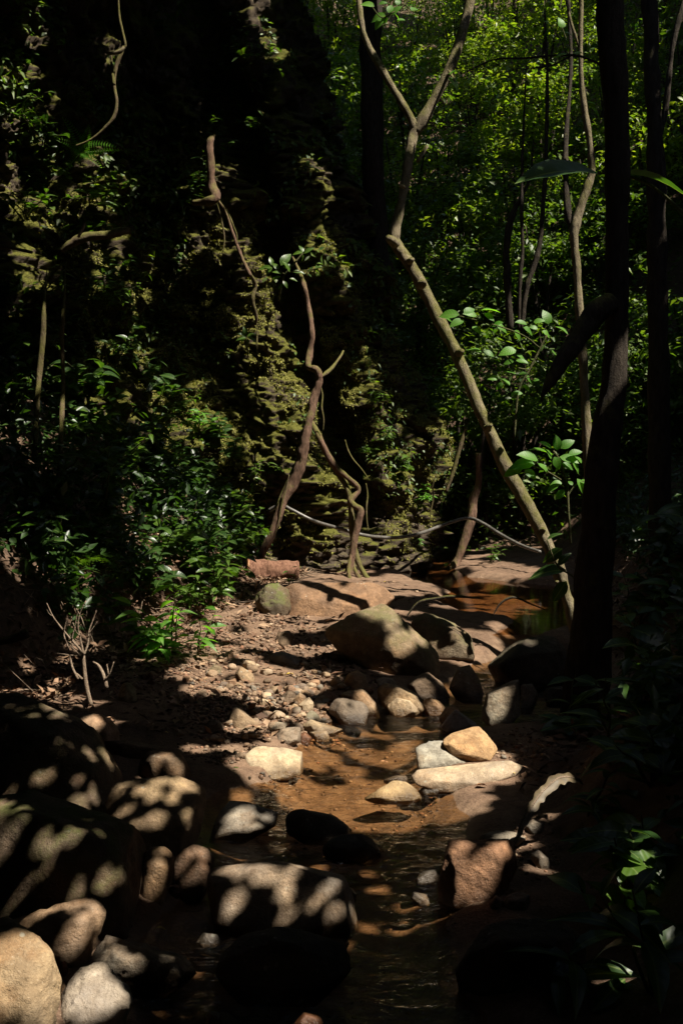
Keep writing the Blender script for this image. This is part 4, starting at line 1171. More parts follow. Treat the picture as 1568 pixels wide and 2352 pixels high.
lone_tube('mossy_stem', [(152, 600, 9.1, 3), (147, 700, 8.8, 7), (143, 780, 8.8, 9), (146, 880, 8.8, 11), (142, 960, 8.7, 12), (140, 1050, 8.6, 12)], BARK_MOSS, 'mossy upright stem at the left edge, right of a pair', 'stem', seg=6)

# pipe
lone_tube('water_pipe', [(618, 1172, 12.1, 9), (645, 1160, 12.05, 9), (668, 1170, 12.0, 8), (720, 1196, 12.0, 8), (780, 1214, 12.2, 8), (840, 1230, 12.3, 8), (900, 1235, 12.6, 8), (945, 1230, 12.9, 8), (985, 1218, 13.2, 8), (1030, 1201, 13.5, 8), (1075, 1190, 13.7, 8), (1110, 1203, 13.5, 8), (1150, 1228, 13.2, 8), (1195, 1252, 12.8, 8), (1240, 1268, 12.5, 8)], PIPE, 'grey plastic water pipe sagging along the foot of the cliff', 'pipe', seg=10, wob=0.0)


# log
def cut_log():
    d = 11.3
    a, b = P(568, 1308, d), P(682, 1318, d + .12)
    r = 27 * d / F
    mid = (a + b) / 2
    root = empty('cut_log', (mid.x, mid.y, mid.z - r), 'short cut reddish log with shadow bars lying at the foot of the cliff', 'log')
    o = Vector((mid.x, mid.y, mid.z - r))
    obj('bark', tube_mesh('bark', [a - o, a.lerp(b, .33) - o, a.lerp(b, .66) - o, b - o], [r * 1.05, r, r * 0.93, r], LOGBARK, sides=30, seg=16, wob=0.10, freq=7), root)
    ax = (b - a).normalized()
    obj('cut_end', tube_mesh('cut_end', [a - o - ax * 0.006, a - o + ax * 0.004], [r * 0.9, r * 0.9], BROWNLEAF, sides=26, wob=0.02), root)


cut_log()
lone_tube('driftwood', [(706, 1420, 9.6, 22), (682, 1428, 9.4, 24), (665, 1445, 9.2, 24), (652, 1462, 9.0, 24), (646, 1474, 8.9, 22)], LOGBARK, 'knobbly driftwood stub lying on the dirt path', 'log', seg=8, wob=0.16)
lone_tube('driftwood', [(905, 1378, 9.0, 10), (915, 1374, 9.0, 8), (928, 1372, 9.0, 4)], BARK_DARK, 'dark splinter of wood behind the ridge of the wedge boulder', 'branch', seg=5, sides=7)


# bare twig bush
def twig_bush():
    d = gd(205, 1622)
    o = P(208, 1622, d)
    root = empty('bare_twig_bush', o, 'leafless pale twig bush standing above the big dark boulder', 'bush')
    paths = [[(210, 1620, 12), (200, 1580, 11), (194, 1530, 9), (192, 1500, 7)],
             [(192, 1500, 6), (165, 1470, 5), (140, 1440, 4), (122, 1415, 3), (108, 1385, 2)],
             [(180, 1560, 6), (166, 1530, 5), (158, 1490, 4), (148, 1460, 3), (150, 1440, 2)],
             [(193, 1505, 6), (202, 1480, 5), (205, 1450, 4), (214, 1425, 3), (222, 1402, 2)],
             [(192, 1500, 5), (186, 1470, 4), (180, 1440, 3), (184, 1410, 2), (198, 1380, 2)],
             [(165, 1470, 4), (172, 1440, 3), (178, 1410, 2), (180, 1398, 2)],
             [(148, 1448, 3), (152, 1430, 2), (155, 1420, 2)], [(205, 1455, 3), (216, 1440, 2), (224, 1428, 2)],
             [(122, 1415, 2), (114, 1410, 2), (108, 1400, 1.5)], [(186, 1460, 3), (176, 1452, 2), (168, 1430, 2)],
             [(190, 1560, 6), (176, 1548, 5), (166, 1545, 3)],
             [(246, 1580, 9), (240, 1555, 8), (228, 1530, 7), (214, 1520, 4)], [(242, 1560, 4), (252, 1548, 3), (262, 1520, 2)], [(250, 1550, 3), (246, 1525, 2)]]
    for p in paths:
        dj = random.uniform(-.08, .08)
        part_tube('twig', [(a, b, d + dj * k / len(p), w) for k, (a, b, w) in enumerate(p)], TWIG, root, o, sides=6, seg=5, wob=0.08)


twig_bush()

# drooping dry frond, right bank
def dry_frond():
    path = [(1180, 1935, 3.75, 7), (1200, 1890, 3.8, 15), (1222, 1850, 3.85, 22), (1248, 1815, 3.9, 25), (1285, 1786, 3.95, 26), (1322, 1788, 4.0, 14), (1336, 1800, 4.05, 3)]
    pts, rad = pix(path)
    o = pts[0]
    root = empty('dry_frond', o, 'drooping tan dry frond arching over the right bank', 'frond')
    c = catmull(np.column_stack([np.array([tuple(p - o) for p in pts]), rad]), 60)
    V, Fc = [], []
    for k in range(60):
        x, y, z, r = c[k]
        t = c[min(k + 1, 59), :3] - c[max(k - 1, 0), :3]
        sd = np.cross(t, [0.25, -0.7, 0.6])
        sd /= np.linalg.norm(sd) + 1e-9
        w = r * (1 + 0.12 * math.sin(k * 1.3))
        V += [np.array([x, y, z]) + sd * w + [0, -.012, .004 * math.sin(k * .9)], np.array([x, y, z]), np.array([x, y, z]) - sd * w + [0, -.012, .004 * math.cos(k * .7)]]
    for k in range(59):
        a = 3 * k
        Fc += [(a, a + 1, a + 4, a + 3), (a + 1, a + 2, a + 5, a + 4)]
    obj('blade', mesh_data('blade', V, Fc, FROND), root)
    obj('rib', tube_mesh('rib', [p - o for p in pts], [.004] * len(pts), TWIG, sides=6, seg=6), root)


dry_frond()

# ---------------------------------------------------------------- plants built leaf by leaf
BD = B0 - 0.5
sprig('broadleaf_plant', 'sunlit plant with large pale green leaves right of the leaning trunk', lv(c4, [
    (970, 520, 855, 495), (975, 530, 1003, 585), (990, 500, 985, 432), (1005, 492, 1062, 448), (962, 492, 912, 452), (1000, 530, 1085, 555), (1040, 520, 1102, 505), (900, 545, 808, 518), (885, 565, 768, 562),
    (835, 580, 742, 612), (840, 590, 892, 622), (900, 560, 952, 592), (1010, 560, 1062, 585), (1060, 560, 1092, 605), (1080, 630, 1112, 695), (1090, 640, 1138, 652), (1010, 650, 962, 652), (1000, 660, 935, 695), (1020, 680, 985, 725), (960, 540, 935, 480), (1060, 660, 1040, 640), (1100, 560, 1075, 520)]),
    BD, [[(1310, 1250, BD, 7), (1305, 1180, BD, 6), (1300, 1110, BD, 6), (1285, 1060, BD, 5), (1270, 1035, BD, 4)], [(1300, 1110, BD, 4), (1250, 1080, BD, 3), (1200, 1065, BD, 3)], [(1302, 1140, BD, 4), (1320, 1115, BD, 3), (1340, 1105, BD, 2)]], 'broad', 'bright')
sprig('broadleaf_plant', 'fresh green sprig of leaves right of the leaning trunk at mid height', lv(c4, [
    (640, 50, 578, 32), (650, 45, 700, 65), (800, 40, 728, 48), (800, 60, 842, 82), (790, 92, 742, 102), (800, 88, 855, 98), (800, 150, 758, 135), (810, 152, 855, 145), (840, 160, 885, 192), (720, 170, 675, 165), (740, 190, 712, 218), (770, 205, 725, 160),
    (960, 50, 992, 55), (830, 200, 865, 225), (815, 230, 775, 250), (880, 180, 905, 175), (790, 240, 830, 235)]) + lv(c2, [
    (540, 1445, 448, 1452), (560, 1470, 498, 1495), (640, 1425, 728, 1432), (700, 1490, 762, 1515), (950, 1490, 932, 1422), (980, 1500, 1038, 1532), (850, 1490, 798, 1478), (900, 1510, 862, 1500), (560, 1440, 610, 1415), (620, 1450, 560, 1440), (740, 1480, 690, 1500), (655, 1440, 700, 1470), (470, 1460, 520, 1480), (830, 1500, 880, 1530), (920, 1520, 960, 1545), (790, 1520, 830, 1560), (880, 1480, 930, 1470), (600, 1500, 640, 1530)]),
    BD + .3, [[(1180, 1010, BD + .3, 5), (1190, 900, BD + .3, 5), (1215, 850, BD + .3, 5), (1240, 800, BD + .3, 5), (1255, 770, BD + .3, 4)], [(1240, 800, BD + .3, 3), (1200, 770, BD + .3, 3), (1130, 745, BD + .3, 3), (1050, 725, BD + .3, 3)], [(1215, 850, BD + .3, 3), (1180, 840, BD + .3, 3), (1150, 800, BD + .3, 2)], [(1205, 870, BD + .3, 3), (1225, 860, BD + .3, 2)]], 'broad', 'bright')
sprig('leafy_twig', 'cluster of sunlit leaves at the top edge right of the left limb', lv(c2, [
    (200, 70, 130, 88), (190, 80, 155, 135), (210, 80, 188, 125), (225, 70, 275, 28), (150, 30, 86, 18), (285, 42, 325, 18), (250, 95, 292, 88), (320, 50, 348, 28), (215, 60, 230, 20), (300, 70, 345, 75), (240, 60, 265, 90), (170, 20, 205, 5), (255, 25, 262, -10)]),
    8.0, [[(960, -30, 8.0, 5), (930, 10, 8.0, 4), (900, 30, 8.0, 4), (875, 40, 8.0, 3), (850, 10, 8.0, 3)], [(900, 30, 8.0, 3), (888, 50, 8.0, 2), (876, 60, 8.0, 2)], [(930, 10, 8.0, 3), (950, 30, 8.0, 2)]], 'broad', 'bright')
sprig('leafy_twig', 'long branch with scattered leaves crossing the bright foliage at upper right', lv(c2, [
    (920, 95, 968, 122), (1000, 150, 1068, 152), (1040, 250, 978, 252), (1060, 252, 1115, 232), (1050, 245, 1045, 210), (570, 292, 618, 262), (640, 270, 600, 275), (850, 375, 890, 365), (1120, 470, 1180, 470), (1140, 490, 1200, 535), (1000, 190, 1015, 225), (960, 140, 925, 165), (650, 465, 690, 470)]),
    9.0, [[(1385, 152, 9.0, 8), (1360, 140, 9.0, 6), (1325, 128, 9.0, 6), (1274, 127, 9.0, 5), (1200, 134, 9.0, 5), (1134, 137, 9.0, 4), (1070, 165, 9.0, 3)], [(1310, 128, 9.0, 4), (1265, 150, 9.0, 3), (1200, 160, 9.0, 3)], [(1300, 125, 9.0, 3), (1285, 90, 9.0, 2), (1262, 60, 9.0, 2)]], 'lance', 'bright', mat=BARK_DARK)
sprig('leafy_twig', 'single round pale leaf glowing at the top right', lv(c2, [(1010, 130, 1004, 74)]), 8.6, [[(1300, 90, 8.6, 3), (1292, 70, 8.6, 3), (1289, 62, 8.6, 2)]], 'heart', 'bright')
sprig('cliff_plant', 'green whorled plant growing out of the cliff above the mossy edge', lv(c1, [
    (1250, 1230, 1188, 1236), (1250, 1220, 1240, 1178), (1290, 1220, 1332, 1158), (1300, 1230, 1345, 1215), (1390, 1160, 1343, 1166), (1390, 1160, 1378, 1122), (1395, 1165, 1442, 1138), (1390, 1170, 1392, 1200), (1340, 1250, 1398, 1256), (1330, 1280, 1365, 1292), (1290, 1270, 1256, 1282), (1300, 1300, 1278, 1334), (1300, 1290, 1322, 1322), (1250, 1250, 1292, 1257), (1250, 1232, 1222, 1262), (1480, 1225, 1455, 1225), (1485, 1228, 1503, 1222), (1484, 1230, 1490, 1245), (1330, 1250, 1300, 1200), (1280, 1240, 1255, 1205)]),
    11.6, [[(640, 690, 11.9, 6), (645, 660, 11.7, 5), (655, 630, 11.6, 5), (680, 600, 11.6, 4), (695, 582, 11.6, 3)], [(655, 630, 11.6, 4), (630, 615, 11.6, 3)], [(665, 625, 11.6, 3), (705, 620, 11.6, 2), (740, 614, 11.6, 2)]], 'ovate', 'mid')
sprig('cliff_plant', 'small rosette of green leaves on the mossy cliff edge', lv(c1, [
    (1130, 1545, 1090, 1532), (1130, 1545, 1120, 1502), (1135, 1545, 1175, 1530), (1135, 1550, 1178, 1562), (1130, 1555, 1098, 1580), (1135, 1555, 1140, 1600), (1128, 1550, 1085, 1560)]),
    11.4, [[(570, 820, 11.6, 4), (567, 790, 11.4, 4), (566, 775, 11.4, 3)]], 'ovate', 'mid')
# big shaded leaves at right
sprig('big_leaf_plant', 'huge dark drooping leaf with a pale edge in front of the right hand trees', [],
      7.0, [[(1600, 520, 7.2, 8), (1500, 430, 7.1, 7), (1420, 400, 7.0, 6), (1372, 398, 7.0, 5)]], 'heart', 'dark')
sprig('big_leaf_plant', 'broad dark leaves hanging over the base of the leaning tree', [((1300, 1310), (1215, 1320)), ((1290, 1260), (1250, 1290)), ((1320, 1330), (1340, 1370)), ((1255, 1240), (1290, 1225)), ((1360, 990), (1400, 985)), ((1280, 1300), (1310, 1270)), ((1300, 1335), (1270, 1380))],
      B0 - 1.0, [[(1380, 1500, B0 - 1, 6), (1350, 1400, B0 - 1, 5), (1320, 1330, B0 - 1, 5), (1280, 1300, B0 - 1, 4), (1255, 1240, B0 - 1, 3)]], 'ovate', 'dark')


_bl = [q for q in bpy.data.objects if q.name.startswith('big_leaf_plant')][0]
for a, b, nn in (((1372, 398), (1182, 410), (0.1, -0.6, 1.0)), ((1420, 398), (1600, 440), (-0.1, -0.1, 1))):
    A, Bq = P(*a, 7.0), P(*b, 6.85)
    add_leaf(_bl, _bl.location, A, Bq - A, Vector(nn), (Bq - A).length, 'broad', 'dark')


def at(px, py, pull=0.0):
    p, n = hit(px, py)
    return p, n


# shrubs on the left bank: px, py, stems, height, spread, leaf length, kind, colour, leaves, label
SH = [
    (395, 1500, 6, .50, .4, .17, 'lance', 'bright', 60, 'bright green sunlit plant with long leaves at the edge of the gravel'),
    (455, 1500, 3, .26, .3, .14, 'lance', 'bright', 22, 'low fresh green sprout right of the bright green sunlit plant'),
    (335, 1480, 4, .30, .3, .13, 'ovate', 'mid', 34, 'dark leafy plant just left of the bright green sunlit plant'),
    (470, 1400, 5, .62, .5, .16, 'lance', 'mid', 60, 'leafy green shrub behind the bright green sunlit plant'),
    (490, 1370, 4, .45, .4, .14, 'ovate', 'mid', 46, 'green shrub left of the cut log'),
    (665, 1362, 2, .30, .2, .08, 'lance', 'bright', 10, 'thin fresh seedling in front of the cut log'),
    (440, 1310, 5, .70, .5, .15, 'ovate', 'mid', 60, 'bushy green shrub halfway up the left bank'),
    (360, 1290, 5, .75, .5, .15, 'ovate', 'mid', 60, 'leafy shrub left of the bushy green shrub'),
    (515, 1280, 4, .6, .4, .14, 'ovate', 'mid', 50, 'glossy leaved shrub beside the foot of the long twisting root'),
    (580, 1230, 4, .70, .5, .15, 'ovate', 'dark', 50, 'glossy dark shrub left of the pipe end'),
    (480, 1215, 4, .65, .5, .15, 'ovate', 'mid', 50, 'shrub with pale sheen on its leaves on the middle of the left bank'),
    (250, 1090, 6, .85, .5, .17, 'lance', 'mid', 70, 'tall star leaved shrub in the middle of the left bank'),
    (330, 1080, 5, .80, .5, .17, 'ovate', 'dark', 60, 'dark broadleaf shrub right of the tall star leaved shrub'),
    (180, 1010, 5, .80, .5, .17, 'ovate', 'mid', 56, 'shrub with scattered bright leaves left of the tall star leaved shrub'),
    (330, 900, 4, .65, .4, .20, 'ovate', 'dark', 40, 'broad leaved dark shrub at the upper middle of the left bank'),
    (200, 930, 4, .70, .4, .20, 'ovate', 'dark', 40, 'large dull leaved plant right of the mossy stems'),
    (455, 985, 4, .30, .3, .17, 'lance', 'bright', 26, 'bright green rosette plant sitting on the cliff slope'),
    (400, 1150, 4, .7, .5, .14, 'ovate', 'dark', 50, 'shaded shrub below the bright green rosette'),
    (600, 1060, 4, .6, .4, .11, 'lance', 'mid', 50, 'fine leaved shrub left of the long twisting root'),
    (220, 1220, 4, .75, .5, .15, 'ovate', 'dark', 50, 'very dark shrub on the lower left bank'),
    (110, 1150, 4, .7, .5, .16, 'lance', 'dark', 40, 'dark narrow leaved plant near the left edge'),
    (120, 1310, 4, .45, .4, .15, 'lance', 'dark', 36, 'dark arching plant over the leaf litter at the left'),
    (340, 1375, 4, .5, .4, .13, 'ovate', 'dark', 44, 'dim shrub above the bare twig bush'),
    (210, 480, 4, .7, .5, .18, 'ovate', 'mid', 38, 'broad leaved green sapling on the upper left ledge'),
    (120, 460, 4, .5, .5, .13, 'lance', 'mid', 44, 'small leafy plant left of the sapling on the ledge'),
    (60, 500, 4, .5, .5, .13, 'ovate', 'mid', 44, 'clump of leaves at the left edge above the mossy stick'),
    (500, 280, 6, .6, .6, .12, 'lance', 'mid', 60, 'tuft of leaves above the thick bent root'),
    (550, 230, 5, .6, .6, .12, 'lance', 'mid', 50, 'twiggy leafy tuft at upper middle of the cliff'),
    (320, 630, 5, .5, .5, .13, 'lance', 'mid', 50, 'small plant below the mossy fallen log'),
    (240, 690, 5, .6, .5, .14, 'lance', 'dark', 50, 'dark plant hanging under the mossy fallen log'),
    (400, 600, 4, .5, .5, .12, 'ovate', 'dark', 40, 'dim plant right of the mossy fallen log'),
    (970, 1150, 4, .35, .3, .13, 'lance', 'bright', 36, 'bright tuft of narrow leaves on the cliff above the pipe'),
    (920, 1090, 4, .35, .3, .12, 'ovate', 'mid', 34, 'leafy cliff plant above the bright tuft'),
    (880, 1020, 4, .35, .4, .12, 'lance', 'mid', 34, 'drooping cliff plant left of the moss covered cliff corner'),
    (840, 1040, 4, .30, .3, .10, 'ovate', 'mid', 26, 'small green cliff plant right of the braided roots'),
    (1020, 960, 4, .35, .4, .10, 'lance', 'mid', 40, 'plant crowning the moss covered cliff corner'),
    (860, 900, 4, .3, .3, .11, 'lance', 'mid', 28, 'dim drooping plant high on the second cliff'),
    (850, 760, 4, .4, .4, .11, 'ovate', 'dark', 36, 'dark plant on the shaded cliff left of the leaning trunk'),
    (960, 1240, 3, .2, .2, .08, 'lance', 'bright', 18, 'tiny fresh plant under the pipe sag'),
    (1125, 1290, 4, .3, .3, .09, 'lance', 'mid', 36, 'leafy tuft at the foot of the cliff right of the root post'),
    (1180, 1230, 4, .45, .4, .12, 'ovate', 'dark', 36, 'dark plant behind the end of the pipe'),
]
for (px, py, ns, h, sp, ll, kind, mk, nl, lab) in SH:
    p, n = at(px, py)
    steep = n.z < 0.5
    g = (n * (1.0 if steep else 0.5) + Vector((0.15, -0.25, 0.6)))
    shrub('leafy_shrub' if nl > 40 else 'leafy_plant', lab, p, g, ns, h, sp, ll, kind, mk, nl)
# fillers in the dim undergrowth
for k in range(66):
    z = k % 3
    if z == 0:
        px, py = random.uniform(0, 560), random.uniform(850, 1330)
    elif z == 1:
        px, py = random.uniform(0, 420), random.uniform(620, 1000)
    else:
        px, py = random.uniform(0, 600), random.uniform(20, 600)
    p, n = at(px, py)
    g = n * 0.8 + Vector((0.1, -0.2, 0.6))
    ukind, umk = random.choice(['ovate', 'lance']), random.choice(['mid', 'dark', 'dark'])
    uwhere = ' below the mossy stems' if z == 0 and px < 200 else ' near the long root' if z == 0 and px > 400 else ' near the vine' if z == 2 and px > 300 else ' at the left edge' if px < 130 else ''
    shrub('understory_plant', ('narrow' if ukind == 'lance' else 'oval') + ' leaved ' + ['dim plant in the undergrowth of the left bank', 'dim plant on the steep slope above the left bank', 'dim plant clinging to the upper cliff'][z] + uwhere,
          p, g, 4, random.uniform(.35, .65), .5, random.uniform(.10, .16), ukind, umk, 30,
          ['undergrowth of the left bank', 'plants on the steep left slope', 'plants on the upper cliff'][z])
# right bank undergrowth
RB = [(1440, 2050, 3, .35, .16, 'ovate', 'mid', 16, 'small green plant with a few lit leaves at the lower right'),
      (1420, 2150, 3, .25, .15, 'ovate', 'mid', 10, 'low plant with two pale leaves at the lower right'),
      (1480, 1990, 4, .5, .16, 'ovate', 'dark', 24, 'dark plant behind the small green plant at the lower right'),
      (1460, 1450, 4, .8, .2, 'ovate', 'dark', 40, 'shaded broadleaf bush right of the thick dark trunk'),
      (1520, 1300, 4, .9, .2, 'ovate', 'dark', 40, 'shaded broadleaf bush at the right edge, upper'),
      (1420, 1250, 4, .8, .18, 'ovate', 'dark', 36, 'shaded bush behind the base of the thick dark trunk'),
      (1300, 1680, 3, .4, .18, 'ovate', 'dark', 18, 'dark plant hanging over the stream from the right bank'),
      (1400, 1750, 4, .5, .18, 'lance', 'dark', 26, 'dark narrow leaved plant on the right bank'),
      (1500, 1650, 4, .6, .18, 'ovate', 'dark', 30, 'dark bush at the right edge beside the stream'),
      (1350, 1870, 3, .4, .16, 'lance', 'dark', 20, 'dark low plant beside the dry frond'),
      (1500, 1800, 4, .5, .16, 'ovate', 'dark', 30, 'dark bush at the right edge above the small green plant'),
      (1350, 2250, 3, .3, .2, 'lance', 'dark', 12, 'dark narrow plant at the bottom right'),
      (1500, 2280, 3, .3, .2, 'lance', 'dark', 12, 'dark plant in the bottom right corner'),
      (1530, 1050, 4, .9, .2, 'ovate', 'dark', 36, 'shaded bush at the right edge in front of the slimmer trunk')]
for (px, py, ns, h, ll, kind, mk, nl, lab) in RB:
    d = gd(px, py)
    p = P(px, py, d)
    shrub('leafy_plant', lab, p, Vector((0.1, -0.2, 1)), ns, h * .7, .4, ll, kind, mk, nl)


# ---------------------------------------------------------------- ferns
def fern(px, py, label, n=7, ln=0.4, pull=0.0, mat=LEAF_MID):
    p, nn = at(px, py)
    root = empty('fern', p, label, 'fern')
    for k in range(n):
        az = k * 6.283 / n + random.uniform(-.3, .3)
        V, Fc = [], []
        N = 16
        L = ln * random.uniform(0.7, 1.1)
        for j in range(N):
            t = (j + 1) / N
            x, z = L * t, 0.25 * L * math.sin(t * 2.6) - 0.25 * L * t * t
            w = 0.30 * L * (1 - t)**0.8 * min(1, t * 6) + 0.01
            for s in (-1, 1):
                b = len(V)
                V += [(x, 0, z), (x + 0.028 * L, s * w * 0.5, z + 0.01), (x + 0.05 * L, s * w, z - 0.10 * w), (x - 0.018 * L, s * w * 0.5, z)]
                Fc.append((b, b + 1, b + 2, b + 3))
        V += [(0, -.004, 0), (0, .004, 0), (L, .001, V[-8][2]), (L, -.001, V[-8][2])]
        b = len(V) - 4
        Fc.append((b, b + 1, b + 2, b + 3))
        me = mesh_data('frond', V, Fc, mat)
        f = obj('frond', me, root)
        up = (nn + Vector((0, -0.1, 0.8))).normalized()
        f.rotation_euler = (up.to_track_quat('Z', 'Y') @ Matrix.Rotation(az, 3, 'Z').to_quaternion() @ Matrix.Rotation(-0.45, 3, 'Y').to_quaternion()).to_euler()


fern(185, 350, 'fern frond rosette below the hanging vine', 6, .42, mat=LEAF_BRIGHT)
fern(640, 490, 'small fern high in the shadow right of the thin pinkish root', 5, .28)
fern(180, 1300, 'fern drooping over the leaf litter at the lower left', 7, .40)
fern(690, 760, 'little fern on the mossy cliff edge', 5, .22)
fern(620, 1390, 'tiny fern by the mossy stone left of the sandstone slab', 5, .18)
fern(560, 120, 'fern in the dark at the top of the cliff', 5, .35)
fern(60, 240, 'fern at the upper left edge', 6, .35)

# mossy mound left of the sandstone slab
rock([(590, 1372), (606, 1342), (640, 1340), (662, 1352), (668, 1392), (660, 1410), (620, 1415), (592, 1400)], 'moss covered mound left of the flat sandstone slab', (0.15, 0.12, 0.08), 0.8, 0.3, 2.8, 0.13, 1.2)


# ---------------------------------------------------------------- leaf litter and twigs (uncountable)
def quads_cloud(name, C, A, Nn, L, Wd, mat, parent=None, **props):
    """folded rhombic leaves; C base, A direction, Nn normal"""
    A = A / (np.linalg.norm(A, axis=1, keepdims=True) + 1e-9)
    Nn = Nn - A * np.sum(A * Nn, 1, keepdims=True)
    Nn /= np.linalg.norm(Nn, axis=1, keepdims=True) + 1e-9
    S = np.cross(Nn, A)
    L, Wd = L[:, None], Wd[:, None]
    m = C + A * L * 0.45
    v = np.stack([C, m + S * Wd * 0.5 + Nn * Wd * 0.12, C + A * L - Nn * L * 0.12, m - S * Wd * 0.5 + Nn * Wd * 0.12], 1).reshape(-1, 3)
    b = (np.arange(len(C)) * 4)[:, None]
    f = np.concatenate([b + [0, 1, 2], b + [0, 2, 3]], 0)
    return obj(name, mesh_data(name, v, f, mat, False), parent, **props)


def litter():
    n = 13000
    y = RNG.uniform(4.5, 14, n)
    x = I(y, *T_XL) - RNG.exponential(0.7, n) + 0.25
    k = RNG.random(n) < 0.25
    x = np.where(k, I(y, *T_XR) + RNG.exponential(0.7, n), x)
    g2 = RNG.random(n) < 0.08
    y = np.where(g2, RNG.uniform(5.4, 9.5, n), y)
    x = np.where(g2, RNG.uniform(-1.7, 0.3, n), x)
    z = G(x, y) + 0.01 + 0.02 * RNG.random(n)
    z = np.where((z < wlevel(y)) & (x > I(y, *T_WL)), z - 5, z)
    C = np.stack([x, y, z], 1)
    A = RNG.normal(size=(n, 3)) * [1, 1, 0.45]
    N = np.stack([RNG.normal(0, .5, n), RNG.normal(0, .5, n), np.ones(n)], 1)
    quads_cloud('leaf_litter', C, A, N, RNG.uniform(.03, .10, n), RNG.uniform(.015, .045, n), DRY, kind='stuff', label='dry brown leaf litter strewn over the banks', category='leaf litter')
    V, Fc, m = [], [], 0
    for _ in range(900):
        yy = random.uniform(5, 13)
        xx = float(I(yy, *T_XL)) - random.expovariate(1.5) + 0.3
        if random.random() < .3:
            xx = float(I(yy, *T_XR)) + random.expovariate(1.5)
        a, l = random.uniform(0, 6.28), random.uniform(.1, .45)
        p = np.array([xx, yy, float(G(xx, yy)) + .01])
        e = np.array([xx + l * math.cos(a), yy + l * math.sin(a), float(G(xx + l * math.cos(a), yy + l * math.sin(a))) + random.uniform(0.01, .08)])
        mid = (p + e) / 2 + RNG.normal(0, .02, 3)
        r = random.uniform(.002, .005)
        for q, rr in ((p, r), (mid, r), (e, r * .5)):
            for t in range(4):
                V.append(q + rr * np.array([-math.sin(a) * math.cos(t * 1.57), math.cos(a) * math.cos(t * 1.57), math.sin(t * 1.57)]))
        for s in range(2):
            for t in range(4):
                Fc.append((m + s * 4 + t, m + s * 4 + (t + 1) % 4, m + s * 4 + 4 + (t + 1) % 4, m + s * 4 + 4 + t))
        m += 12
    obj('twig_litter', mesh_data('twig_litter', np.array(V), np.array(Fc), TWIG), kind='stuff', label='thin broken twigs scattered over the banks', category='twigs')


litter()

# moss and creeping leaves on the cliff
cliff_me = cv.reshape(-1, 3)


def creeper():
    k = RNG.integers(0, len(cliff_me), 52000)
    C = cliff_me[k] + RNG.normal(0, .03, (len(k), 3)) + [0.02, -0.05, 0]
    dens = fbm(C[:, 0] * 1.4, C[:, 1] * 1.4, C[:, 2] * 1.4, 3)
    lit_edge = np.exp(-((C[:, 0] + 0.55 + 0.28 * (C[:, 2] - 1.2)) / 0.45)**2) * (C[:, 1] > 11.5)
    keep = (dens - 0.9 * lit_edge > 0.05) & (C[:, 2] > 0.7)
    C = C[keep]
    n = len(C)
    A = np.stack([RNG.normal(0.3, .7, n), RNG.normal(-0.4, .5, n), RNG.normal(-0.5, .5, n)], 1)
    N = np.stack([RNG.normal(0.5, .5, n), RNG.normal(-.7, .4, n), RNG.uniform(.2, 1.2, n)], 1)
    up = 1 + .6 * smooth(2.5, 4.0, C[:, 2])
    quads_cloud('creeper_foliage', C, A, N, RNG.uniform(.03, .09, n) * up, RNG.uniform(.015, .045, n) * up, LEAF_FAR, kind='stuff', label='small creeping leaves covering the dark cliff', category='foliage')


creeper()


def moss():
    C = cliff_me
    C = C[(C[:, 1] > 11.0) & (C[:, 1] < 15) & (C[:, 2] > .25) & (C[:, 2] < 4.6) & (C[:, 0] < 1.6)]
    C = C[fbm(C[:, 0] * 3, C[:, 1] * 3, C[:, 2] * 3, 3) > -0.1]
    C = C[RNG.integers(0, len(C), 75000)] + RNG.normal(0, .008, (75000, 3))
    n = len(C)
    A = np.stack([RNG.normal(0.25, .6, n), RNG.normal(-0.5, .5, n), RNG.normal(-0.25, .6, n)], 1)
    N = np.stack([RNG.normal(0.3, .6, n), RNG.normal(-.5, .5, n), RNG.uniform(.2, 1.2, n)], 1)
    quads_cloud('moss', C, A, N, RNG.uniform(.016, .045, n), RNG.uniform(.010, .020, n), MOSS, kind='stuff', label='shaggy yellow green moss on the cliff ledges', category='moss')


moss()

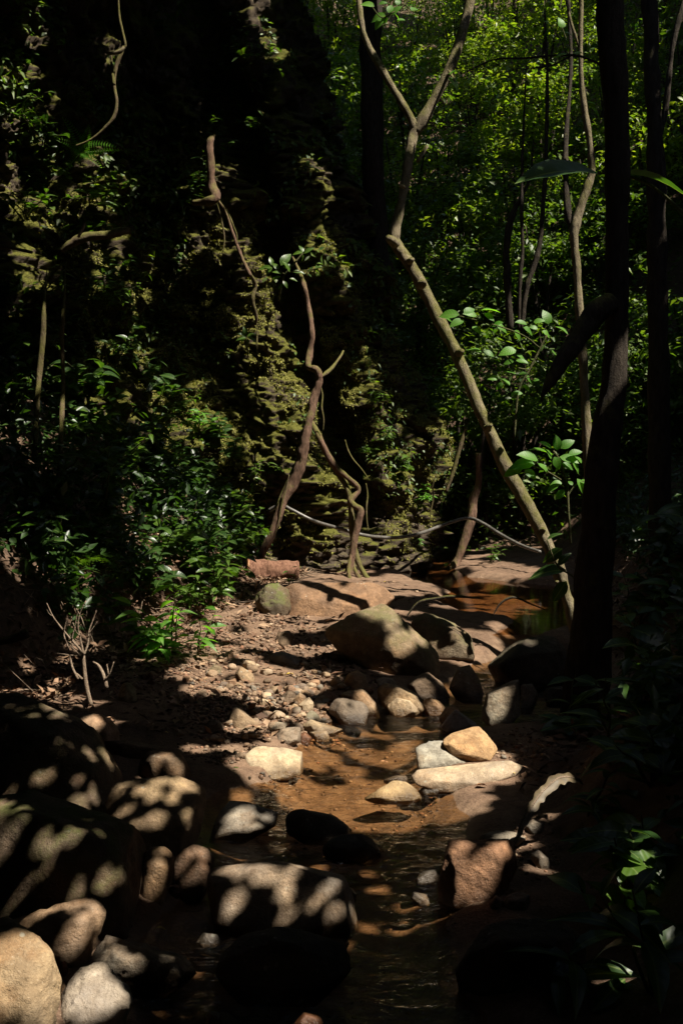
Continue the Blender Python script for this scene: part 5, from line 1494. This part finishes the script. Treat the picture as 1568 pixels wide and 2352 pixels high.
# fallen leaves
for (px, py, a, ln, mat, kind, lab) in [
    (657, 1555, 0.3, 18, YELLOWLEAF, 'ovate', 'yellow fallen leaf on the dirt path below the slate slab'),
    (634, 1518, 0.0, 12, YELLOWLEAF, 'ovate', 'small yellow leaf on the flat slate slab'),
    (568, 1632, 1.2, 10, YELLOWLEAF, 'ovate', 'small yellow leaf beside the triangular tan stone'),
    (1075, 1800, 0.8, 26, BROWNLEAF, 'ovate', 'curled brown dry leaf against the cream slab'),
    (1092, 1812, 0.2, 28, BROWNLEAF, 'ovate', 'flat brown dry leaf at the near corner of the cream slab'),
    (1150, 1815, 0.4, 18, BROWNLEAF, 'lance', 'thin reddish leaf on the sand right of the cream slab'),
    (1170, 1786, 0.1, 14, YELLOWLEAF, 'lance', 'yellow sliver of leaf behind the cream slab'),
    (905, 1651, 0.2, 14, BROWNLEAF, 'ovate', 'orange leaf floating below the bright rounded stone'),
    (1165, 1695, 0.5, 24, BROWNLEAF, 'ovate', 'orange brown leaf among the cobbles right of the ochre rock'),
    (870, 1757, 0.1, 22, BROWNLEAF, 'lance', 'reddish leaf under water in mid stream'),
    (536, 1772, 0.4, 14, LEAF_BRIGHT, 'ovate', 'pale green fallen leaf left of the pale oblong rock'),
    (506, 1755, 0.6, 12, YELLOWLEAF, 'lance', 'pale leaf sliver on the gravel left of the pale oblong rock'),
    (378, 1688, 0.1, 10, YELLOWLEAF, 'ovate', 'tiny yellow leaf on the bare soil left of the gravel'),
    (356, 2143, 0.1, 26, YELLOWLEAF, 'ovate', 'yellow leaf in the dark gap below the largest boulder'),
    (880, 1340, 0.1, 9, YELLOWLEAF, 'ovate', 'yellow speck of leaf on the sand by the braided roots'),
]:
    d = gd(px, py)
    me = leaf_mesh('fallen_leaf', 0.5 if kind == 'ovate' else 0.3, mat, 0.1, 0.45, kind, wav=0.03)
    c = P(px, py, d)
    ob = obj('fallen_leaf', me, loc=c + Vector((0, 0, 0.015)), label=lab, category='leaf')
    s = ln * d / F
    ob.scale = (s, s, s)
    ob.rotation_euler = (random.uniform(-.3, .1), random.uniform(-.3, .3), a)


# ---------------------------------------------------------------- far slope foliage
def far_bushes():
    spots = []
    for row, (d0, zlo) in enumerate([(17.5, 0), (19.5, 1), (21.5, 2), (24, 3), (27, 4), (30, 5), (33, 6)]):
        for k in range(12):
            px = 690 + k * 83 + random.uniform(-30, 30)
            spots.append((px, d0 + random.uniform(-.7, .7)))
    for i, (px, d) in enumerate(spots):
        x = (px - CX) / F * d
        zb = float(G(x, d))
        hgt, rx = random.uniform(2.0, 3.4), random.uniform(1.0, 1.6)
        py_top = HY - (zb + hgt - CAMZ) / d * F
        hi = py_top < 420
        place = ('left of the leaning tree' if px < 900 else 'behind the tree fork' if px < 1060 else 'behind the thin dark stems' if px < 1270 else 'behind the thin crooked stem' if px < 1390 else 'behind the thick dark trunk')
        lab = ('yellow green tree high on the far slope ' if hi else 'bushy shrub low on the far slope ') + place + (', near row' if d < 18.6 else ', far row' if d > 25.5 else '')
        root = empty('slope_tree' if hi else 'slope_bush', (x, d, zb), lab, 'tree' if hi else 'bush', 'trees on the sunlit far slope' if hi else 'bushes on the dim far slope')
        for s in range(3):
            dx, dy = random.uniform(-.5, .5), random.uniform(-.3, .3)
            obj('trunk' if s == 0 else 'limb', tube_mesh('trunk', [(0, 0, -.1), (dx * .4, dy * .4, hgt * .4), (dx, dy, hgt * .9)], [.05, .035, .012], BARK_DARK, sides=6, seg=5), root)
        n = 2300
        ls = random.uniform(.8, 1.9)
        n = int(n / ls**1.2)
        # clumps of leaves spread through the crown
        nc = random.randint(22, 40)
        cc = RNG.normal(0, 1, (nc, 3))
        cc /= np.linalg.norm(cc, axis=1, keepdims=True)
        cc = cc * (RNG.random((nc, 1))**0.4) * [rx, rx * .8, hgt * 0.5] + [0, 0, hgt * .62]
        k = RNG.integers(0, nc, n)
        C = cc[k] + RNG.normal(0, 1, (n, 3)) * [.22, .22, .08]
        A = np.stack([RNG.normal(0, 1, n), RNG.normal(-.3, 1, n), RNG.normal(-.35, .4, n)], 1)
        N = np.stack([RNG.normal(0, .45, n), RNG.normal(-.2, .45, n), np.ones(n)], 1)
        L = RNG.uniform(.05, .13, n) * ls
        quads_cloud('crown', C, A, N, L, L * RNG.uniform(.38, .55, n), LEAF_YEL if hi and random.random() < .7 else LEAF_FAR, root)


far_bushes()


def undergrowth():
    n = 46000
    x, y = RNG.uniform(-7, 9, n), RNG.uniform(15.5, 36, n)
    z = G(x, y) + RNG.random(n)**1.5 * 1.1
    C = np.stack([x, y, z], 1)
    A = np.stack([RNG.normal(0, 1, n), RNG.normal(-.4, 1, n), RNG.normal(-.2, .5, n)], 1)
    N = np.stack([RNG.normal(0, .5, n), RNG.normal(-.4, .5, n), np.ones(n)], 1)
    L = RNG.uniform(.06, .15, n)
    quads_cloud('undergrowth', C, A, N, L, L * .45, LEAF_FAR, kind='stuff', label='low leafy undergrowth carpeting the far slope', category='undergrowth')
    n = 15000
    y = RNG.uniform(5.5, 14, n)
    x = I(y, *T_XL) - 0.25 - RNG.exponential(0.9, n)
    m = (fbm(x * 1.5, y * 1.5, 4.4, 3) > -0.25) & (y > 7.3)
    x, y = x[m], y[m]
    n = len(x)
    z = G(x, y) + RNG.random(n)**1.6 * .5
    C = np.stack([x, y, z], 1)
    A = np.stack([RNG.normal(0.2, 1, n), RNG.normal(-.5, 1, n), RNG.normal(0, .6, n)], 1)
    N = np.stack([RNG.normal(0.2, .5, n), RNG.normal(-.4, .5, n), np.ones(n)], 1)
    L = RNG.uniform(.05, .15, n)
    quads_cloud('undergrowth', C, A, N, L, L * RNG.uniform(.3, .5, n), LEAF_DARK, kind='stuff', label='dense small dark ground plants covering the left bank', category='undergrowth')
    n = 9000
    y = RNG.uniform(3, 15, n)
    x = I(y, *T_XR) + RNG.exponential(0.9, n) + 0.45
    z = G(x, y) + RNG.random(n)**2 * .38
    C = np.stack([x, y, z], 1)
    A = np.stack([RNG.normal(0, 1, n), RNG.normal(-.4, 1, n), RNG.normal(-.1, .6, n)], 1)
    N = np.stack([RNG.normal(0, .5, n), RNG.normal(-.4, .5, n), np.ones(n)], 1)
    L = RNG.uniform(.05, .14, n)
    quads_cloud('undergrowth', C, A, N, L, L * .4, LEAF_DARK, kind='stuff', label='dark ground plants covering the shaded right bank', category='undergrowth')


undergrowth()

# ---------------------------------------------------------------- leaf roof added out of view, its gaps shaped to place the sun patches
# lit places of the stream bed, cliff and slope: px, py, rx, ry, share of light, gap radius (m)
LIT = [
    (1060, 1735, 120, 70, 3.0, .10), (900, 1815, 75, 28, 2.5, .09), (640, 1745, 80, 40, 3.5, .10),
    (590, 1545, 170, 50, 1.8, .10), (640, 1610, 190, 40, 1.5, .09), (510, 1700, 90, 45, 1.0, .08), (690, 1660, 90, 40, 1.1, .08), (440, 1490, 60, 30, 1.2, .10),
    (830, 1600, 110, 45, .6, .07), (930, 1620, 50, 25, 1.0, .07), (1140, 1610, 40, 40, .35, .07), (1040, 1645, 40, 30, .8, .07), (990, 1590, 120, 50, .25, .06),
    (810, 1720, 140, 60, .8, .07), (890, 1850, 200, 45, 2.2, .10), (700, 1830, 160, 40, .4, .07),
    (225, 1665, 40, 28, 1.6, .06), (390, 1790, 70, 12, .8, .04), (640, 1990, 150, 6, 2.0, .03),
    (50, 2240, 75, 115, 2.0, .08), (1250, 1830, 60, 50, .25, .04), (850, 2030, 60, 40, .15, .03), (830, 2150, 60, 40, .2, .03), (500, 2340, 60, 20, .25, .03), (700, 2340, 40, 12, .25, .03), (470, 2150, 30, 15, .3, .03),
    (860, 1410, 90, 20, .8, .07), (930, 1450, 50, 40, .5, .07), (760, 1375, 90, 25, .5, .07), (1060, 1480, 30, 30, .4, .06),
    (920, 1345, 90, 22, 2.5, .12), (1110, 1375, 120, 28, .8, .09), (1170, 1312, 90, 16, 2.0, .12), (640, 1318, 60, 25, 1.2, .08), (1140, 1480, 70, 40, .35, .07), (1280, 1310, 30, 15, .8, .1),
    (620, 1320, 60, 40, .8, .08), (690, 1455, 60, 30, .6, .08), (640, 1480, 120, 30, .5, .08),
    (575, 660, 25, 60, .5, .07), (622, 740, 32, 90, 1.8, .10), (660, 850, 38, 80, 1.8, .10), (680, 950, 38, 70, 1.3, .10), (720, 1080, 50, 70, 1.2, .10), (735, 1170, 60, 80, 1.3, .10), (760, 1290, 70, 50, 1.3, .10),
    (715, 900, 25, 90, .8, .07), (700, 1030, 20, 70, .8, .07), (820, 1250, 25, 100, .7, .07), (790, 930, 40, 70, .2, .06), (820, 1130, 40, 50, .4, .07),
    (880, 1200, 70, 60, .4, .07), (890, 1270, 80, 45, .7, .08), (950, 1140, 60, 50, .5, .08), (1030, 1010, 45, 80, .6, .08), (900, 1060, 80, 60, .2, .06), (1010, 1215, 90, 25, .6, .07), (1080, 1190, 30, 60, .4, .07), (1100, 1280, 50, 25, .5, .08), (870, 930, 60, 80, .1, .05),
    (485, 400, 14, 70, 1.0, .07), (550, 580, 40, 60, .5, .06), (530, 270, 80, 60, .3, .045), (220, 510, 120, 50, .35, .05), (230, 395, 70, 55, .3, .05), (80, 430, 80, 90, .2, .045), (60, 220, 60, 130, .2, .045), (260, 180, 30, 120, .4, .04), (400, 470, 60, 60, .15, .045), (470, 540, 70, 60, .12, .045),
    (230, 550, 70, 20, .4, .05), (640, 620, 80, 60, .5, .06), (570, 785, 35, 25, .7, .06), (115, 800, 40, 100, .2, .045), (300, 640, 140, 60, .15, .045), (430, 900, 40, 40, .25, .05),
    (240, 970, 140, 90, .32, .05), (330, 820, 80, 50, .3, .055), (465, 970, 50, 30, .6, .06), (540, 1010, 110, 60, .25, .05), (380, 1080, 140, 70, .22, .045), (480, 1180, 140, 70, .28, .05), (440, 1260, 140, 60, .4, .06), (500, 1350, 120, 60, .9, .08), (400, 1440, 90, 60, .9, .09), (560, 1230, 80, 50, .3, .06),
    (120, 1290, 110, 50, .5, .05), (180, 1450, 70, 80, 1.0, .06), (200, 1550, 90, 40, .2, .05), (50, 1530, 50, 40, .2, .05), (560, 1430, 110, 40, .4, .07),
    (1240, 1050, 75, 75, 1.2, .07), (1170, 750, 130, 60, 1.5, .06), (1210, 850, 70, 60, .8, .06), (1300, 1150, 60, 60, .3, .05),
    (880, 40, 80, 50, 3, .08), (1290, 60, 40, 40, 1.0, .07), (1320, 130, 90, 40, .6, .07),
    (1335, 650, 14, 180, .7, .06), (1345, 950, 14, 130, .6, .06), (1350, 330, 14, 100, .9, .06),
    (1200, 100, 190, 110, .8, .26), (1150, 320, 190, 120, .38, .20), (1050, 420, 120, 110, .14, .12), (1210, 520, 100, 110, .38, .18), (1120, 560, 110, 80, .12, .10), (1230, 620, 60, 60, 1.0, .12), (1000, 130, 110, 110, .3, .13), (1020, 640, 90, 60, .10, .09),
    (1540, 80, 40, 100, .35, .12), (1520, 450, 60, 120, .08, .09), (1450, 830, 40, 40, .25, .08), (820, 120, 60, 120, .08, .09), (1430, 2020, 30, 20, .8, .04), (1415, 2120, 25, 20, 1.0, .04), 
]
LIT = [(a, b, c, d, e * (.6 if a < 560 and b < 1150 else .8 if a > 950 and b < 700 and f > .085 else 1.25 if 600 < a < 700 and 600 < b < 1050 else 1), f) for a, b, c, d, e, f in LIT]
TRUNK_LIT = [(1300, 1370), (1265, 1270), (1215, 1170), (1160, 1070), (1105, 950), (1060, 840), (1000, 720), (945, 615), (910, 555), (948, 310), (925, 235), (880, 160), (835, 80), (826, 20), (972, 270), (992, 238)]

# places that stay in shade (px, py, rx, ry, radius m) and single leaves that catch the sun
SHADED = [(1270, 1800, 40, 25, .05), (820, 1470, 50, 30, .07), (1050, 110, 18, 100, .10), (930, 420, 12, 90, .10), (1270, 390, 90, 25, .12), (1416, 200, 14, 200, .14), (1416, 560, 14, 150, .14), (1400, 900, 14, 150, .14), (1370, 1200, 20, 150, .16), (1310, 790, 50, 50, .12), (1300, 900, 60, 70, .14), (1508, 300, 12, 300, .14), (860, 200, 12, 200, .14),
          (650, 2220, 110, 50, .05), (1460, 1700, 90, 150, .12), (1470, 1420, 90, 120, .16), (1470, 1250, 80, 100, .16), (1420, 1900, 80, 100, .12), (1350, 1600, 60, 80, .1), (160, 240, 70, 120, .1), (350, 330, 90, 150, .12), (660, 300, 80, 200, .12), (800, 600, 60, 150, .1), (350, 760, 40, 60, .08), (1350, 2250, 200, 80, .2), (1480, 2000, 80, 150, .15), (1200, 1530, 60, 40, .1), (800, 1470, 60, 30, .08), (150, 1150, 130, 60, .1), (80, 1400, 70, 80, .1), (720, 1905, 60, 15, .03), (800, 1962, 50, 10, .03)]
SPOTS7 = [(1090, 460), (1190, 462), (1340, 485), (1460, 575), (1310, 555), (1085, 575), (1040, 650), (1310, 640), (1530, 525), (1535, 640), (1240, 470),
          (40, 310), (190, 290), (180, 460), (360, 520), (460, 500), (330, 280), (470, 270), (80, 570), (560, 460), (230, 325),
          (710, 400), (700, 470), (680, 530), (740, 360), (720, 490), (850, 400), (910, 430), (930, 360), (470, 780), (560, 820), (640, 870), (480, 760), (790, 840), (590, 860), (520, 800),
          (330, 600), (440, 600), (400, 700), (360, 770), (300, 760), (150, 660), (250, 620), (450, 640), (390, 650), (400, 950), (330, 1000), (540, 1000), (480, 1060), (350, 1070), (450, 900), (400, 1010), (500, 960), (300, 1060), (560, 1040), (420, 1100), (380, 920)]
SPOTS5 = [(200, 810), (370, 830), (420, 890), (390, 940), (500, 740), (270, 520), (220, 490), (420, 720), (300, 500), (350, 930), (480, 700), (560, 970), (640, 880), (740, 840), (790, 915), (720, 1000), (640, 1040), (870, 1000), (560, 860), (880, 860), (700, 900),
          (740, 990), (540, 990), (1060, 1000), (1120, 1010), (1180, 1030), (1100, 960), (1040, 1060), (1160, 975), (1230, 1000), (1080, 1030), (1140, 1050), (720, 760), (790, 740), (700, 720), (820, 780), (760, 720)]
SPOTS8 = [(530, 450), (600, 590), (700, 480), (660, 550), (560, 600), (740, 440), (640, 610), (500, 560), (900, 500), (930, 560), (400, 585), (370, 590), (360, 680), (375, 670), (870, 330), (940, 300), (780, 400), (830, 390)]
GLINTS = [(x * .5, y * .5 + 1777.6, .013) for x, y in SPOTS7] + [(x * .5, y * .5 + 1378, .0135) for x, y in SPOTS5] + [(x * .5 + 784.3, y * .5 + 1722.5, .026) for x, y in SPOTS8] + [(1424, 2020, .05), (1408, 2110, .05), (1440, 2040, .04), (1290, 64, .07), (1450, 800, .08), (1430, 830, .08), (1470, 1240, .06), (1290, 1790, .06), (1240, 1820, .05), (1440, 2225, .04)]

LIT2 = [(1060, 1735, 115, 65, 2.5, .09), (640, 1745, 75, 36, 3.0, .09), (900, 1818, 75, 25, 3, .08), (900, 1855, 170, 35, 1.6, .09), (1100, 1778, 80, 18, 2, .07)]
_bd = gd(205, 1622)
LITPTS = [(x, y, _bd, .05) for x, y in [(208, 1610), (198, 1570), (193, 1520), (180, 1488), (150, 1450), (125, 1418), (165, 1525), (158, 1490), (204, 1470), (212, 1432), (222, 1405), (186, 1470), (182, 1430), (192, 1395), (172, 1440), (108, 1388), (238, 1550), (262, 1525)]]
LITPTS += [(x, y, 10.2, .06) for x, y in [(286, 106), (268, 150), (262, 190), (268, 235), (262, 268), (240, 295), (210, 318), (250, 120), (275, 40), (180, 333)]]
LITPTS += [(x, y, 11.45, .07) for x, y in [(486, 400), (490, 440), (494, 455), (483, 350), (545, 570), (560, 605), (574, 630), (528, 520)]]
LITPTS += [(x, y, 12.05, .08) for x, y in [(712, 820), (728, 850), (730, 880), (718, 925), (708, 985), (704, 1010), (698, 1030), (688, 1075), (672, 1115), (620, 1240)]]
LITPTS += [(x, y, 12.0, .07) for x, y in [(825, 1170), (818, 1220), (812, 1250), (806, 1290), (803, 1315), (822, 1125), (790, 1095), (840, 1330)]]
LITPTS += [(x, y, BD, .08) for x, y in [(1230, 1035), (1270, 1055), (1290, 1015), (1200, 1060), (1310, 1050), (1180, 1075), (1265, 1110), (1330, 1110)]] + [(x, y, BD + .3, .065) for x, y in [(1035, 722), (1120, 715), (1260, 735), (1180, 815), (1150, 800), (1210, 760), (1285, 765), (1200, 860), (1150, 875), (1080, 730)]]
LITPTS += [(x, y, 8.0, .08) for x, y in [(860, 40), (885, 50), (905, 35), (840, 12), (930, 25), (895, 15)]]


def shading_leaf_roof():
    bpy.context.view_layer.update()
    dg = bpy.context.evaluated_depsgraph_get()
    Lx, Ly = SUN_L.x / SUN_L.z, SUN_L.y / SUN_L.z
    RES = 0.0125
    U0, U1, V0, V1 = -11.0, 10.0, -6.0, 36.0
    nu, nv = int((U1 - U0) / RES), int((V1 - V0) / RES)
    openm = np.zeros((nv, nu), bool)
    org = Vector((0, 0, CAMZ))

    def paint(p, r, on=True):
        u, v = p.x - p.z * Lx, p.y - p.z * Ly
        i, j, k = int((u - U0) / RES), int((v - V0) / RES), int(r / RES) + 1
        if i - k < 0 or j - k < 0 or i + k >= nu or j + k >= nv:
            return
        yy, xx = np.mgrid[-k:k + 1, -k:k + 1]
        m = (xx * xx + yy * yy) * RES * RES <= r * r
        openm[j - k:j + k + 1, i - k:i + k + 1][m] = on

    def look(px, py):
        dr = (P(px, py, 1.0) - org).normalized()
        ok, loc, nor, idx, ob, mtx = SC.ray_cast(dg, org, dr)
        while ok and ob.name.startswith('stream_water'):
            ok, loc, nor, idx, ob, mtx = SC.ray_cast(dg, loc + dr * 1e-3, dr)
        look.nz = nor.z if ok else 0
        return loc if ok else None

    def lit(rows):
      for (cx, cy, rx, ry, share, rm) in rows:
        c = look(cx, min(cy, 2345))
        if c is None:
            continue
        rp = rm * F / max(c.y, 1.5)
        n = max(1, int(share * rx * ry / (rp * rp) * (min(5.0, c.y / 1.5) if look.nz > 0.7 else 1.0)))
        for _ in range(min(n, 500)):
            a, q = random.uniform(0, 6.283), math.sqrt(random.random())
            p = look(cx + rx * q * math.cos(a), cy + ry * q * math.sin(a))
            if p is not None:
                paint(p, rm * random.uniform(.7, 1.25))

    lit(LIT)
    for k in range(len(TRUNK_LIT) - 1):
        (x0, y0), (x1, y1) = TRUNK_LIT[k], TRUNK_LIT[k + 1]
        if k in (8, 13):
            continue
        for t in np.linspace(0, 1, 8):
            if random.random() < .8:
                p = look(x0 + (x1 - x0) * t, y0 + (y1 - y0) * t)
                if p is not None and p.y < 11:
                    paint(p, .09)

    for (cx, cy, rx, ry, r) in SHADED:
        for t in range(36):
            a, q = random.uniform(0, 6.283), math.sqrt(random.random())
            p = look(cx + rx * q * math.cos(a), cy + ry * q * math.sin(a))
            if p is not None:
                paint(p, r, False)
    lit(LIT2)
    for (px, py, d, r) in LITPTS:
        paint(P(px, py, d), r)
    for (px, py, r) in GLINTS:
        p = look(px, py)
        if p is not None:
            paint(p, r)

    def roof(v):                                     # height of the leaf layer
        return np.interp(v, [-6, 0, 4.2, 5.6, 8, 12, 36], [4.8, 4.1, 4.1, 4.9, 6.6, 8.0, 25.3])

    parts = []
    for layer, (sp, size, lift, rr) in enumerate([(0.085, 0.16, 0.0, .07), (0.13, 0.26, 0.9, .13), (0.22, 0.46, 1.7, .24), (0.021, 0.062, -0.2, .016)]):
        if layer == 3:
            us, vs = np.meshgrid(np.arange(-3.6, 3.2, sp), np.arange(0.5, 7.5, sp))
            dil = openm.copy()
            for _ in range(5):
                e = dil.copy()
                for sh in (4, -4):
                    e |= np.roll(dil, sh, 0) | np.roll(dil, sh, 1)
                dil = e
            ok = dil[((vs - V0) / RES).astype(int), ((us - U0) / RES).astype(int)]
            us, vs = us[ok], vs[ok]
        else:
            us, vs = np.meshgrid(np.arange(U0, U1, sp), np.arange(V0, V1, sp))
        u = us.ravel() + RNG.uniform(-.35, .35, us.size) * sp
        v = vs.ravel() + RNG.uniform(-.35, .35, us.size) * sp
        L = size * RNG.uniform(.8, 1.25, u.size)
        near = (np.abs(u + .2) < 3.2) & (v > .7) & (v < 7.2)
        i = np.clip(((u - U0) / RES).astype(int), 0, nu - 1)
        j = np.clip(((v - V0) / RES).astype(int), 0, nv - 1)
        cum = np.zeros((nv + 1, nu + 1), np.int32)
        cum[1:, 1:] = openm.cumsum(0, dtype=np.int32).cumsum(1, dtype=np.int32)

        def near_open(rq):                           # an opening within about rq of the leaf's middle
            k = max(1, int(rq * 0.9 / RES))
            i0, i1, j0, j1 = np.clip(i - k, 0, nu), np.clip(i + k + 1, 0, nu), np.clip(j - k, 0, nv), np.clip(j + k + 1, 0, nv)
            return (cum[j1, i1] - cum[j0, i1] - cum[j1, i0] + cum[j0, i0]) > 0

        bad = near_open(rr) | (near & near_open(rr * 1.25)) if layer != 3 else near_open(rr)
        keep = ~bad
        u, v, L = u[keep], v[keep], L[keep]
        z = roof(v) + lift * np.interp(v, [4, 10], [.35, 1]) + RNG.uniform(-.3, .3, len(u)) * np.interp(v, [4, 10], [.3, 1])
        C = np.stack([u + z * Lx, v + z * Ly, z], 1)
        n = len(u)
        N = np.array(SUN_L)[None] + RNG.normal(0, .28, (n, 3))
        A = RNG.normal(size=(n, 3))
        A = A - N * np.sum(A * N, 1, keepdims=True) / np.sum(N * N, 1, keepdims=True)
        A /= np.linalg.norm(A, axis=1, keepdims=True)
        parts.append((C - A * L[:, None] * .45, A, N, L, L * .8))
    C, A, N, L, W = [np.concatenate(q) for q in zip(*parts)]
    # trees added outside the view to carry the shading roof
    stems = [(4.6, -3.0, 'nearest added shade tree behind the viewer to the right, over the stream'), (-5.5, -2.5, 'added shade tree behind the viewer to the left, over the stream'), (7.5, 6.0, 'added shade tree on the right bank outside the view'), (-7.0, 7.5, 'added unseen shade tree on top of the left cliff'), (9.5, 15.0, 'added unseen shade tree up the right slope'), (-6.0, 18.0, 'added unseen shade tree behind the cliff'), (3.5, 31.0, 'added unseen shade tree at the top of the far slope'), (11.0, 26.0, 'added unseen shade tree at the far right of the slope')]
    d2 = np.stack([(C[:, 0] - a)**2 + (C[:, 1] - b)**2 for a, b, _ in stems], 1)
    who = np.argmin(d2 + RNG.normal(0, 3, d2.shape), 1)
    for k, (a, b, lab) in enumerate(stems):
        zb = float(G(a, b))
        root = empty('added_canopy_tree', (a, b, zb), lab, 'tree', 'unseen trees added to shade the gorge')
        top = max(float(roof(b - 0)) + 2.5, zb + 5) - zb
        obj('trunk', tube_mesh('trunk', [(0, 0, -.3), (.1, .1, top * .5), (0, 0, top)], [.45, .33, .2], BARK_DARK, sides=12, seg=6), root)
        m = who == k
        if m.any():
            quads_cloud('crown', C[m] - [a, b, zb], A[m], N[m], L[m], W[m], LEAF_CANOPY, root)
    return openm


shading_leaf_roof()


# unseen leaf walls added all round, so that light only comes through the roof
def light_blocking_margin():
    n = 60000
    side = RNG.integers(0, 4, n)
    t = RNG.random(n)
    x = np.where(side == 0, 11.5 + RNG.normal(0, .5, n), np.where(side == 1, -9.5 + RNG.normal(0, .5, n), -10 + 22 * t))
    y = np.where(side == 2, -5.0 + RNG.normal(0, .4, n), np.where(side == 3, 35 + RNG.normal(0, .4, n), -5 + 40 * t))
    top = 10.5 + np.clip(y - 12, 0, None) * 0.72
    z = np.where(side == 3, 12 + 17 * RNG.random(n), RNG.random(n) * top - 0.3)
    C = np.stack([x, y, z], 1)
    A = RNG.normal(size=(n, 3))
    N = np.stack([np.where(side >= 2, 0, 1.0), np.where(side >= 2, 1.0, 0), np.full(n, .4)], 1) + RNG.normal(0, .3, (n, 3))
    L = RNG.uniform(.35, .7, n)
    quads_cloud('sky_blocking_foliage', C, A, N, L, L * .7, LEAF_DARK, kind='stuff', label='added wall of leaves outside the view that blocks sky light', category='foliage')


light_blocking_margin()
